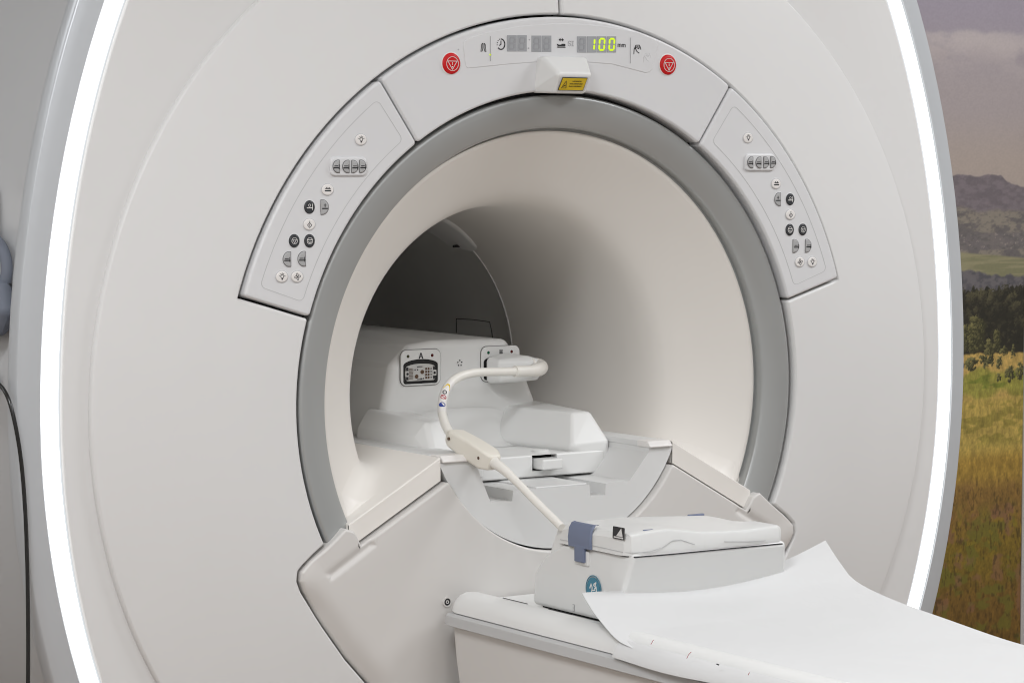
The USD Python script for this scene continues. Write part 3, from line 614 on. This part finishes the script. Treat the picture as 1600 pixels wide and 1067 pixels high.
# ------------------------------------------------------------------ coil lead plugged into socket B
K = thing('coil_lead', (.08, .29, .02), 'cream coil cable with plug and inline grip running from the socket to the coil case', 'cable')
pl = [(.056, .284, .004), (.056, .284, .032), (.108, .284, .004), (.106, .284, .034), (.060, .264, .006), (.060, .264, .030), (.114, .240, .010), (.116, .240, .030), (.082, .282, .037), (.105, .250, .034)]
put(K, 'plug', hull(pl, .009, 24), 'lump', 50)
A = lambda px, py, y: Y_(px, py, y)
loop = spline([(.108, .243, .028), (.122, .236, .026), A(846, 574, .225), A(838, 578, .212), A(812, 580, .208), A(770, 581, .20), A(740, 582.5, .19), A(715, 590, .18), A(699, 605, .165), A(691.5, 628, .145), A(691.5, 648, .12), A(698, 668, .085), A(708, 684, .055)], 90)
put(K, 'strain_relief', tube(loop[:22], .0105, 18, rfun=lambda q: .0118 if q < .6 else .0098), 'cable', 40)
put(K, 'upper_cable', tube(loop[16:], .0073, 16), 'cable', 40)
g0, g1 = A(705, 680, .058), A(772, 723, -.052)
d = (g1-g0)/np.linalg.norm(g1-g0); sd = np.cross(d, [0, 0, 1]); sd /= np.linalg.norm(sd); up = np.cross(sd, d)
put(K, 'grip', hull([g0+d*t*np.linalg.norm(g1-g0)+sd*a+up*b for t, w_, h_ in ((.03, .007, .006), (.12, .011, .009), (.5, .0125, .011), (.85, .013, .011), (.97, .008, .008)) for a in (-w_, w_) for b in (-h_, h_)], .005, 14), 'ivory', 45)
for t in (.14, .84):
    p = g0+(g1-g0)*t; toc = (CAM-p)/np.linalg.norm(CAM-p)
    n_ = -sd if (-sd)@toc > sd@toc else sd
    put(K, 'grip_screw', tube([p+n_*.0165+up*.002, p+n_*.0172+up*.002, p+n_*.0185+up*.002], .0026, 10), 'pin', 30)
put(K, 'lower_cable', tube(spline([g1-d*.01, A(790, 736, -.085), A(830, 776, -.15), A(862, 808, -.205), A(878, 824, -.235)], 40), .0078, 16, rfun=lambda q: .0098-.0035*min(1, q*3)), 'cable', 40)
def tag_on(i0, i1, name, mat, grow=.0004, half_=None, sp=loop):
    seg = sp[i0:i1+1]; put(K, name, tube(seg, .0073+grow, 16, close=False), mat, 40)
def mark(i, shape, mat, name):
    """A printed mark laid round the lead at loop point i: shape in (across, along) metres."""
    p = loop[i]; t = loop[i+1]-loop[i-1]; t /= np.linalg.norm(t); toc = CAM-p; n = toc-t*(toc@t); n /= np.linalg.norm(n); w_ = np.cross(t, n)
    gs = shape.geoms if hasattr(shape, 'geoms') else [shape]; ms = []
    for g_ in gs:
        v, f = vf(trimesh.creation.extrude_polygon(g_, .0005, engine='earcut')); V = []
        for a, b, c in v:
            r = .0080+c; th = np.clip(a/.0078, -1.4, 1.4); V.append(p-t*b+r*(math.cos(th)*n-math.sin(th)*w_))
        ms.append((np.array(V), f))
    put(K, name, join(*ms), mat, False)
il = [int(np.argmin(np.linalg.norm(loop-A(*q), axis=1))) for q in ((693, 606, .165), (690, 622, .15), (690, 638, .135))]
tag_on(il[0]-4, il[2]+4, 'warning_sleeve', 'white')
mark(il[0], Polygon([(-.0065, -.005), (.0065, -.005), (.002, .006), (-.002, .006)]), 'yellow', 'warning_mark')
mark(il[1]-1, LinearRingBuf([(.003*math.cos(t), .004*math.sin(t)+.004) for t in np.linspace(0, 6.28, 10)[:-1]], .0012), 'ink', 'warning_mark')
mark(il[1], unary_union([LinearRingBuf([(.0045*math.cos(t), .0045*math.sin(t)-.003) for t in np.linspace(0, 6.28, 10)[:-1]], .001), LineString([(-.004, .001), (.004, -.006)]).buffer(.0005)]), 'redink', 'warning_mark')
mark(il[2], unary_union([LinearRingBuf([(.005*math.cos(t), .0055*math.sin(t)) for t in np.linspace(0, 6.28, 12)[:-1]], .001), Polygon([(-.005, 0), (-.002, .005), (.003, -.005), (-.002, -.005)])]), 'blue', 'warning_mark')

# ------------------------------------------------------------------ docked patient table
Tb = thing('patient_table', (0, -1.2, -Z0), 'white patient table with grey side rail docked to the scanner', 'table')
YE = -2.6
def along(prof, y0, y1, mat, name, shrink=0.0, parent=Tb):
    prof = np.array(prof, float); ys = [y0, y0-.006, y0-.02, y1]; rows = []
    for y, k in zip(ys, (shrink, shrink*.35, 0, 0)):
        c = prof.mean(0); rows.append([(a+(c[0]-a)*k, y, b+(c[1]-b)*k) for a, b in prof])
    rows = np.array(rows); v, f = strip(rows, flip=True)
    n = len(prof); cap0 = np.array([[0, i, i+1] for i in range(1, n-1)]); 
    return put(parent, name, (v, np.vstack([f, cap0])), mat, 40)
for s in (-1, 1):
    crest = [(-.17, -.3085), (-.178, -.3085), (-.188, -.3015), (-.200, -.2965), (-.213, -.2955), (-.226, -.2995), (-.236, -.308), (-.241, -.3175), (-.243, -.3255), (-.236, -.327), (-.17, -.327), (-.17, -.3085)]
    band = [(-.2415, -.327), (-.2455, -.3275), (-.2495, -.331), (-.2515, -.345), (-.247, -.347), (-.20, -.347), (-.20, -.327), (-.2415, -.327)]
    for prof, mat, nm, y0, sh in ((crest, 'lump', 'rail_top', -.046, .25), (band, 'grey', 'rail_band', -.046, .1)):
        pr_ = np.array(prof)
        if s > 0: pr_ = pr_[::-1]*[-1, 1]-[0, .026]
        along(pr_, y0, YE, mat, nm, sh)
    rows = []
    for z, x, y0 in ((-.346, -.2405, -.052), (-.40, -.238, -.056), (-.5, -.228, -.065), (-.7, -.205, -.085), (-1.0, -.19, -.10)):
        rows.append([(s*(x+.03), y0, z), (s*(x+.004), y0, z), (s*x, y0-.008, z), (s*x, YE, z)])
    put(Tb, 'side_panel', strip(rows, flip=(s < 0)), 'skirt', 40)
put(Tb, 'table_top', rbox((-.172, YE, -.345), (.172, -.02, -.3165), .004, 10), 'lump', 30)
put(Tb, 'table_base', m3.Manifold.cube((.36, 2.3, .10)).translate((-.18, -2.5, -Z0+.001)), 'skirt', False)
for a, b in (((786, 938), (824, 946)), ((857, 954.5), (893, 962))):
    p, q = X_(*a, -.200), X_(*b, -.200); p[2] = q[2] = -.2962
    put(Tb, 'rail_slot', tube([p, (p+q)/2, q], .0007, 6), 'gap', 30)

# ------------------------------------------------------------------ coil case on the table
Q = thing('coil_case', (0, -.28, -.31), 'white head coil case with blue grey latches lying at the end of the table', 'coil case')
base = [(x, y, z) for x in (-.147, .15) for y, z in ((-.156, -.3015), (-.160, -.262), (-.185, -.235), (-.232, -.212))]
base += [(-.147, -.362, -.3015), (.163, -.362, -.3015), (-.143, -.398, -.205), (.135, -.398, -.210), (.14, -.235, -.215)]
put(Q, 'case_body', hull(base, .007, 20), 'lump', 40)
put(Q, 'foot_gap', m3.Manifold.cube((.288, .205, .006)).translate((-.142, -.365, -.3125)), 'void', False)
def lidsec(x, front, top, zb=-.206, chamfer=0.0):
    return [(x, -.222, zb), (x, -.222, top-.012), (x, -.240, top), (x, front+.02, top), (x, front-.001, top-.006-chamfer), (x, front, zb+.012), (x, front+.0, zb)]
lid = []
for x, fr, tp, zb in ((-.156, -.390, -.180, -.2040), (-.151, -.402, -.1715, -.2040), (-.135, -.405, -.169, -.2045), (-.090, -.405, -.1665, -.205), (-.080, -.405, -.1672, -.205), (-.018, -.405, -.1765, -.205), (.06, -.405, -.1795, -.2052), (.100, -.404, -.1785, -.2056), (.128, -.403, -.178, -.206), (.134, -.400, -.180, -.206), (.1385, -.392, -.187, -.2062)):
    lid.append((x, fr, tp, zb))
lx = np.array(lid); fi = [interp1d(lx[:, 0], lx[:, k]) for k in (1, 2, 3)]
rows = []
for x in np.unique(np.r_[lx[:, 0], np.linspace(-.15, .134, 40)]):
    fr, tp, zb = [float(f(x)) for f in fi]
    dip = max(0, 1-((x-.03)/.085)**2)
    tb = float(np.interp(x, [-.156, -.148, -.06, .11, .138], [-.180, -.1715, -.1695, -.179, -.186]))
    rows.append([(x, -.225, zb), (x, -.2195, zb+.008), (x, -.222, tb-.012), (x, -.232, tb-.003), (x, -.245, tb), (x, -.275, tb), (x, -.30, tb-.002), (x, -.345, tp), (x, fr+.02, tp), (x, fr+.006, tp), (x, fr+.0015, tp-.0015), (x, fr-.0005, tp-.0055), (x, fr-.001, zb+.010), (x, fr+.001, zb+.001), (x, fr+.01, zb)])
v, f = strip(np.array(rows), flip=True); n = len(rows[0]); m_ = len(rows)
caps = [[0, i+1, i] for i in range(1, n-1)]+[[(m_-1)*n, (m_-1)*n+i, (m_-1)*n+i+1] for i in range(1, n-1)]
put(Q, 'case_lid', (v, np.vstack([f[:, ::1], np.array(caps)])), 'lump', 28)
# parting line round the lid and under it
zl = -.198
put(Q, 'lid_joint', tube([(-.1565, -.228, zl), (-.1568, -.30, zl+.001), (-.1562, -.388, zl), (-.151, -.4030, zl), (-.12, -.4068, zl), (-.098, -.4072, zl+.004), (-.078, -.4064, zl+.013), (-.062, -.4064, zl+.013), (-.036, -.4064, zl+.004)], .0005, 6), 'joint', 30)
put(Q, 'lid_joint', tube([(.02, -.4065, zl+.004), (.07, -.4058, zl+.000), (.10, -.4055, zl-.001)], .0005, 6), 'joint', 30)
put(Q, 'body_joint', tube([(-.150, -.23, -.2055), (-.1512, -.39, -.2045), (-.146, -.4052, -.2045), (-.08, -.4060, -.2053), (.03, -.4060, -.2056), (.134, -.4045, -.2065)], .0011, 6), 'gap', 30)
# latch strap on the near side
y0, y1 = X_(889, 845, -.157)[1], X_(925, 845, -.157)[1]
prof = [(-.146, -.1685), (-.149, -.1672), (-.1535, -.1685), (-.1585, -.176), (-.1605, -.19), (-.1595, -.204)]
rows = [[(a, y, b) for y in (y0, y0-.002, y1+.002, y1)] for a, b in prof]
rows = np.array(rows); rows[:, 0, 0] += .003; rows[:, 3, 0] += .003
ym = (y0+y1)/2
put(Q, 'latch', strip(rows, flip=True), 'latch', 40)
put(Q, 'latch_tongue', rbox((-.1605, ym-.0125, -.226), (-.1535, ym+.0125, -.200), .002, 10), 'latch', 30)
put(Q, 'latch_recess', rbox((-.1560, ym-.0185, -.231), (-.1500, ym+.0185, -.208), .002, 10), 'lump', 30)
put(Q, 'latch', rbox((.080, -.242, -.1800), (.110, -.236, -.1762), .001, 8), 'latch', 30)
put(Q, 'latch', rbox((-.122, -.3965, -.171), (-.104, -.391, -.1672), .001, 8), 'latch', 30)
# cable bracket at the far corner
put(Q, 'cable_bracket', hull([(-.145, -.215, -.235), (-.145, -.190, -.235), (-.14, -.222, -.188), (-.14, -.208, -.188), (-.11, -.215, -.19), (-.11, -.195, -.235)], .006, 14), 'lump', 40)
# emblems on the near side of the case: plane x = const, reading along -y
def side_mark(poly, cy, cz, x, lean=0.0, t=.0006):
    ms = [trimesh.creation.extrude_polygon(g_, t, engine='earcut') for g_ in (poly.geoms if hasattr(poly, 'geoms') else [poly])]
    v, f = join(*ms)
    return np.stack([x-v[:, 2]+lean*v[:, 1], cy-v[:, 0], cz+v[:, 1]], 1), f
c = X_(967.5, 833, -.1565); sq = rr(-.0145, -.0085, .0145, .0095, .0015)
tri = Polygon([(-.006, -.0042), (.006, .0085), (.0105, -.0042)])
put(Q, 'maker_mark', side_mark(sq.difference(tri.buffer(.0002)).difference(sbox(-.012, -.0072, .012, -.0050)), c[1], c[2], -.1572, .05), 'gap', False)
put(Q, 'maker_mark_field', side_mark(unary_union([tri, sbox(-.012, -.0072, .012, -.0050)]), c[1], c[2], -.1571, .05, .0004), 'paleink', False)
c = X_(927.5, 920, -.1545); R = .021
disc_ = affinity.scale(Point(0, 0).buffer(R, 24), .95, 1.0)
put(Q, 'emblem_ring', side_mark(disc_.difference(disc_.buffer(-.0014)), c[1], c[2], -.1545), 'teal', False)
swirl = unary_union([LineString([(-.009, .001), (-.006, .007), (-.003, .002), (-.005, -.006), (-.009, -.009)]).buffer(.0014), LineString([(.001, .0075), (.0065, .0105), (.0045, .0045), (.0005, .006)]).buffer(.0012), LineString([(.003, .001), (.007, .004), (.008, -.002), (.003, -.008)]).buffer(.0014), LineString([(-.002, -.002), (.004, -.001)]).buffer(.001)])
put(Q, 'emblem', side_mark(disc_.buffer(-.003).difference(swirl), c[1], c[2], -.1545), 'teal', False)
put(Q, 'emblem_script', side_mark(swirl, c[1], c[2], -.1544, 0, .0004), 'lump', False)
c = X_(896.5, 949, -.1545)
put(Q, 'bracket_mark', side_mark(unary_union([LineString([(-.002, .005), (.0022, .005), (.0022, -.005), (-.002, -.005)]).buffer(.0004), LineString([(-.001, 0), (.001, 0)]).buffer(.0004)]), c[1], c[2], -.1548), 'greyink', False)

# ------------------------------------------------------------------ paper sheet over the table
def sheet():
    st = [  # y at left, y at right, then (x, z) of five points across
        ((-.381, -.369), [(-.224, -.2530), (-.13, -.2590), (.01, -.2640), (.15, -.2430), (.250, -.2145)]),
        ((-.409, -.402), [(-.232, -.2655), (-.13, -.2700), (.01, -.2760), (.15, -.2620), (.251, -.2450)]),
        ((-.445, -.432), [(-.240, -.2810), (-.13, -.2800), (.01, -.2850), (.15, -.2780), (.252, -.2670)]),
        ((-.515, -.497), [(-.247, -.3060), (-.14, -.2950), (.01, -.2960), (.15, -.2920), (.252, -.2830)]),
        ((-.640, -.650), [(-.249, -.3160), (-.15, -.2985), (.01, -.3000), (.15, -.2990), (.252, -.3010)]),
        ((-.720, -.805), [(-.250, -.3130), (-.15, -.2990), (.01, -.3050), (.15, -.3090), (.253, -.3150)]),
        ((-1.00, -1.05), [(-.252, -.3180), (-.15, -.3010), (.01, -.3090), (.15, -.3130), (.254, -.3190)]),
        ((-1.60, -1.60), [(-.252, -.3180), (-.15, -.3040), (.01, -.3110), (.15, -.3140), (.254, -.3200)]),
        ((-2.50, -2.50), [(-.252, -.3180), (-.15, -.3040), (.01, -.3110), (.15, -.3140), (.254, -.3200)])]
    u = np.linspace(0, 1, 70); A = []
    for (ya, yb), p in st:
        p = np.array(p); cs = CubicSpline([0, .2, .5, .78, 1], p)(u); A.append(np.c_[cs[:, 0], ya+(yb-ya)*u, cs[:, 1]])
    A = np.array(A); tt = np.array([0, .03, .066, .14, .28, .4, .66, 1.26, 2.16]); vv = np.r_[np.linspace(0, .5, 90), np.linspace(.52, 2.16, 60)]
    from scipy.interpolate import PchipInterpolator
    G = PchipInterpolator(tt, A, axis=0)(vv)
    nz = meshkit.fbm(np.stack([G[..., 0]*5, G[..., 1]*5, G[..., 0]*0], -1), 3, 5)-.5
    G[..., 2] += nz*.010*np.clip(vv/.2, 0, 1)[:, None]*np.clip(np.minimum(u, 1-u)/.12, .15, 1)[None]
    return G
G = sheet()
top = strip(G, flip=False); lo = G.copy(); lo[..., 2] -= .0005
PS = thing('paper_sheet', (0, -1.2, -.31), 'white paper sheet spread over the table with its end curling up', 'paper sheet')
put(PS, 'sheet', join(top, strip(lo, flip=True)), 'paper', True)
fold = []
for q in np.linspace(0, 1, 50):
    y = -.50-.9*q; b = .006*math.sin(q*9)**2
    fold.append([(-.236-b*.3, y, -.302-.001), (-.248-b, y, -.310), (-.2545-b, y, -.3215-.002*math.sin(q*14)), (-.2555-b, y, -.3265-.002*math.sin(q*14))])
PE = thing('paper_edge', (-.25, -1.0, -.32), 'narrow lower layer of paper hanging over the grey rail', 'paper strip')
put(PE, 'edge', strip(np.array(fold), flip=False), 'paper', True)
for pts_ in (((1021, 999), (1019, 1003), (1017, 1006)), ((1080, 1018), (1076, 1022), (1073, 1028)), ((1171, 1050), (1170, 1052), (1169, 1054))):
    put(PE, 'red_mark', tube([X_(a, b, -.2575) for a, b in pts_], .0004, 6), 'redink', 30)
put(PE, 'dark_mark', hull([X_(1120, 1037, -.2572), X_(1123, 1038, -.2572)], .0009, 8), 'ink', 30)

# ------------------------------------------------------------------ things at the left edge of the frame, on the magnet's side
def side_hit(px, py):                         # on the magnet's flank
    a, b = .885, 1.2
    D = dv + (px-800)/F*rv + (533.5-py)/F*uv_
    qa = (D[0]/a)**2+(D[2]/b)**2; qb = 2*(CAM[0]*D[0]/a**2+CAM[2]*D[2]/b**2); qc = (CAM[0]/a)**2+(CAM[2]/b)**2-1
    t = (-qb-math.sqrt(max(0, qb*qb-4*qa*qc)))/(2*qa); return CAM+t*D
def off(p, d): return p+np.array([-d, 0, 0])
put(None, 'hanging_cable', tube(spline([Y_(-14, 592, .10), Y_(-2, 600, .07), Y_(10, 616, .045), Y_(22, 655, .029), Y_(33, 720, .027), Y_(39.5, 800, .027), Y_(43, 900, .027), Y_(44, 1000, .027), Y_(43.5, 1090, .027)], 80), .0030, 12), 'blackcable', 40, label='thin black cable hanging down beside the left edge of the scanner', cat='cable')
hb = thing('wall_handset', tuple(side_hit(-30, 420)), 'white handset cradle with black grip cut off by the left edge', 'handset')
for nm, a, b, mt in (('holder', 300, 350, 'white'), ('grip', 352, 452, 'blackkey'), ('lower_holder', 588, 610, 'white')):
    ps = []
    for px in (-60, 2 if nm != 'grip' else -9):
        for py in (a, b):
            q = side_hit(px, py); ps += [off(q, .012), off(q, .07 if px < -10 else .05)]
    put(hb, nm, hull(ps, .005, 10), mt, 35)

hp = thing('dark_shape', tuple(side_hit(-10, 470)), 'dark blue grey rounded shape with an arch on the side of the scanner', 'solid')  # soft dark shape of unknown kind, modelled as a solid and an arch
def hullsolid(ps, d, r): return hull([off(side_hit(*p), d) for p in ps], r, 16)
put(hp, 'solid', hullsolid([(-60, 455), (10, 440), (24, 455), (28, 485), (20, 508), (-60, 515)], .022, .016), 'darkblue', 50)
put(hp, 'loop', tube(spline([off(side_hit(*p), .016) for p in ((-40, 372), (-10, 368), (8, 374), (20, 390), (26, 412), (24, 440))], 30), .009, 12), 'darkblue', 40)

# ------------------------------------------------------------------ mural on the wall: a printed landscape
rng = np.random.default_rng(7)
def lin(c): c = np.asarray(c, float)/255; return np.where(c > .04045, ((c+.055)/1.055)**2.4, c/12.92)
def mural():
    us = np.r_[np.linspace(1.45, 2.40, 60), np.linspace(2.405, 2.948, 244)]; vs_ = np.r_[np.linspace(-1.05, -.98, 10), np.linspace(-.975, .85, 800), np.linspace(.86, 1.6, 60)]
    Xg, Zg = np.meshgrid(us, vs_); U = (Xg-2.545)/.00240+1433; V = (.82-Zg)/.00179
    N = lambda su, sv, seed, o=4: meshkit.fbm(np.stack([U*su, V*sv, U*0], -1), o, seed)
    def mixc(c, d, k): return c*(1-k[..., None])+np.asarray(d, float)*k[..., None]
    sm = lambda a, b, x: (lambda t: t*t*(3-2*t))(np.clip((x-a)/(b-a), 0, 1))
    C = np.zeros(U.shape+(3,))+np.array([146, 138, 148.])
    C = mixc(C, [160, 150, 150], sm(0, 150, V)); C = mixc(C, [168, 155, 146], sm(150, 265, V))
    n1 = N(.03, .05, 1, 5)
    cl = sm(.40, .62, N(.022, .035, 2, 5)+.25*np.exp(-((V-66)/26)**2)-.02)*np.exp(-((V-70+8*np.sin(U*.03))/34)**2)*sm(38+10*N(.06, .0, 12), 48+10*N(.06, .0, 12), V)
    C = mixc(C, [182, 172, 168], cl*.75); C = mixc(C, [140, 128, 130], np.exp(-((V-84)/16)**2)*.3*N(.03, .05, 9))
    hill = 271+3*(N(.04, 0, 3)-.5)*4+np.where(U > 1560, (U-1560)*.42, 0)+np.where(U < 1490, (1490-U)*.06, 0)
    k = sm(-1.5, 1.5, V-hill); C = mixc(C, [122, 113, 117], k); C = mixc(C, [104, 96, 100], k*(sm(.3, .75, N(.10, .16, 4, 6))*.8+.5*(N(.5, .6, 31, 3)-.5)).clip(0, 1))
    lowh = 322+10*(N(.03, 0, 5)-.5)*2; k = sm(-4, 4, V-lowh); C = mixc(C, [140, 132, 118], k*.85); C = mixc(C, [102, 97, 97], k*sm(.42, .58, N(.05, .10, 6, 6))*.85); C = mixc(C, [84, 80, 82], k*sm(.5, .7, N(.25, .35, 32, 4))*.35)
    k = sm(356, 362, V)*(1-sm(384, 388, V)); C = mixc(C, [112, 106, 106], k*.8); C = mixc(C, [175, 160, 150], k*sm(.62, .80, N(.28, .4, 7))*.6); C = mixc(C, [88, 86, 84], k*sm(.5, .7, N(.18, .3, 33))*.5)
    k = sm(-2, 2, V-(389+(U-1500)*.11)); C = mixc(C, [146, 140, 110], k); C = mixc(C, [128, 126, 96], k*sm(.4, .6, N(.02, .3, 8)))
    wd = 417+(U-1505)*.16+6*(N(.09, 0, 10)-.5)*2; k = sm(-2, 2, V-wd); C = mixc(C, [108, 104, 106], k); C = mixc(C, [86, 84, 88], k*sm(.38, .66, N(.16, .18, 11, 5)))
    # dark forest with lit crowns
    ft = 450+12*(N(.10, 0, 13)-.5)*2-5*np.abs(np.sin(U*.45))*N(.08, 0, 14); k = sm(-1.5, 1.5, V-ft)
    C = mixc(C, [44, 42, 32], k); C = mixc(C, [78, 75, 54], k*sm(.45, .72, N(.10, .10, 15, 5))*(1-sm(490, 540, V))*.75); C = mixc(C, [30, 28, 22], k*sm(.5, .75, N(.22, .18, 34, 4))*.6)
    # meadow
    me = 547+3*(N(.08, 0, 16)-.5)*2; k = sm(-2, 2, V-me)
    M = np.zeros_like(C)+np.array([158, 134, 84.])
    M = mixc(M, [122, 122, 62], sm(572, 582, V+12*(N(.03, .0, 17)-.5)*2)*(1-sm(606, 622, V+14*(N(.03, .0, 18)-.5)*2))*.9)
    M = mixc(M, [88, 100, 44], sm(.45, .6, N(.05, .12, 19))*sm(574, 584, V)*(1-sm(600, 620, V))*.7)
    M = mixc(M, [150, 132, 76], sm(612, 626, V)); M = mixc(M, [108, 102, 52], sm(.48, .62, N(.05, .10, 20))*sm(600, 620, V)*(1-sm(680, 700, V))*.6)
    M = mixc(M, [136, 112, 58], sm(690, 720, V)); M = mixc(M, [112, 88, 52], sm(735, 770, V)); M = mixc(M, [104, 88, 40], sm(800, 850, V)); M = mixc(M, [98, 76, 42], sm(880, 940, V))
    gr = N(.25, .07, 21, 4)*.6+N(.7, .28, 35, 2)*.4; M = (M*1.12+[8, 5, -6])*(.72+.60*gr[..., None]); 
    M = mixc(M, [112, 112, 44], sm(.56, .68, N(.05, .05, 22))*sm(770, 820, V)*.65); M = mixc(M, [140, 100, 82], sm(.56, .7, N(.05, .04, 23))*sm(730, 800, V)*.55); M = mixc(M, [150, 128, 40], sm(.6, .72, N(.12, .09, 24))*sm(780, 820, V)*(1-sm(860, 900, V))*.6)
    M = mixc(M, [60, 48, 26], sm(.58, .75, N(.35, .10, 25))*sm(700, 800, V)*.5)
    C = mixc(C, M, k[..., None]*0+1) if False else C*(1-k[..., None])+M*k[..., None]
    # single trees and bushes standing in the meadow
    trees = [(1523, 548, 19, 60, 0), (1503, 546, 13, 46, 0), (1557, 549, 10, 38, 1), (1545, 572, 10, 49, 1), (1584, 558, 5, 22, 1), (1569, 552, 7, 14, 0), (1518, 573, 11, 20, 0), (1562, 574, 7, 21, 1), (1579, 595, 9, 26, 0), (1595, 592, 8, 28, 0), (1561.5, 593, 5, 13, 0), (1534, 562, 6, 12, 0), (1497, 575, 9, 22, 0), (1445, 560, 18, 70, 1), (1400, 555, 20, 80, 0), (1340, 560, 22, 70, 1), (1280, 558, 16, 60, 0)]
    u1, v1 = U[0], V[:, 0]; nf = N(.55, .5, 77, 3)
    def puff(cu, cv, ru, rv_, dark, light, lit0):
        ci = np.where(np.abs(u1-cu) < ru*1.5)[0]; ri = np.where(np.abs(v1-cv) < rv_*1.5)[0]
        if len(ci) == 0 or len(ri) == 0: return
        sl = (slice(ri[0], ri[-1]+1), slice(ci[0], ci[-1]+1)); du, dv_ = (U[sl]-cu)/ru, (V[sl]-cv)/rv_
        d = np.hypot(du, dv_)+(nf[sl]-.5)*1.5; k = (1-sm(.75, 1.1, d))[..., None]*.95
        l = np.clip(lit0-.45*dv_-.30*du+1.1*(nf[sl]-.5), 0, 1)[..., None]
        C[sl] = C[sl]*(1-k)+(np.array(dark)*(1-l)+np.array(light)*l)*k
    for _ in range(260):                      # crowns of the wood behind the meadow
        cu, cv = rng.uniform(1270, 1615), rng.uniform(452, 532); r_ = rng.uniform(4, 9)
        puff(cu, cv, r_, r_*rng.uniform(1.0, 1.6), (40, 38, 30), (98, 93, 66), rng.uniform(-.2, .6)*(1-(cv-452)/110))
    for i, (u0, v0, w_, h_, con) in enumerate(trees):
        for q in np.sort(rng.uniform(0, 1, int(14+h_*w_/16)))[::1]:
            env = (math.sqrt(max(.02, 1-q)) if con else math.sqrt(max(.05, 4*q*(1-q)))); cu = u0+rng.uniform(-.75, .75)*w_*env; cv = v0-h_*(.08+.84*q)
            puff(cu, cv, w_*.34*rng.uniform(.7, 1.2), w_*.36*rng.uniform(.7, 1.3), (54, 53, 34), (134, 128, 80), .50-.40*(cu-u0)/w_+.25*(q-.5)+rng.uniform(-.2, .2))
    C = C*(.97+.06*N(.5, .5, 30, 2)[..., None])
    return Xg, Zg, lin(np.clip(C, 0, 255))
Xg, Zg, Cg = mural()
ny, nx = Xg.shape
V = np.stack([Xg.ravel(), np.full(Xg.size, RY1-.006), Zg.ravel()], 1)
ii = np.arange(ny*nx).reshape(ny, nx)
f = np.concatenate([np.stack([ii[:-1, :-1], ii[:-1, 1:], ii[1:, 1:]], -1).reshape(-1, 3), np.stack([ii[:-1, :-1], ii[1:, 1:], ii[1:, :-1]], -1).reshape(-1, 3)])
MAT['print'] = usdkit.material(stage, '/World/Looks/mural_print', {'a': ('attribute', {'attribute': 'print_colour'}), 'g': ('math', {'math_type': 'multiply', 'value2': 1.0}), 'h': ('hsv', {'value': 1.17, 'saturation': 1.0}), 'p': ('principled_bsdf', {'roughness': .5})}, [('a.color', 'h.color'), ('h.color', 'p.base_color')], surface='p.BSDF')
mp = thing('wall_mural', (2.2, RY1, -1.05), 'printed wall mural of a hilly meadow landscape behind the scanner', 'mural')
pp = put(mp, 'print', (V, f), 'print', False)
UsdGeom.PrimvarsAPI(stage.GetPrimAtPath(pp)).CreatePrimvar('print_colour', Sdf.ValueTypeNames.Color3fArray, 'vertex').Set(Vt.Vec3fArray.FromNumpy(Cg.reshape(-1, 3).astype(np.float32)))
put(mp, 'edge_strip', m3.Manifold.cube((.012, .008, 2.65)).translate((2.9485, RY1-.0085, -1.05)), 'wall', False)
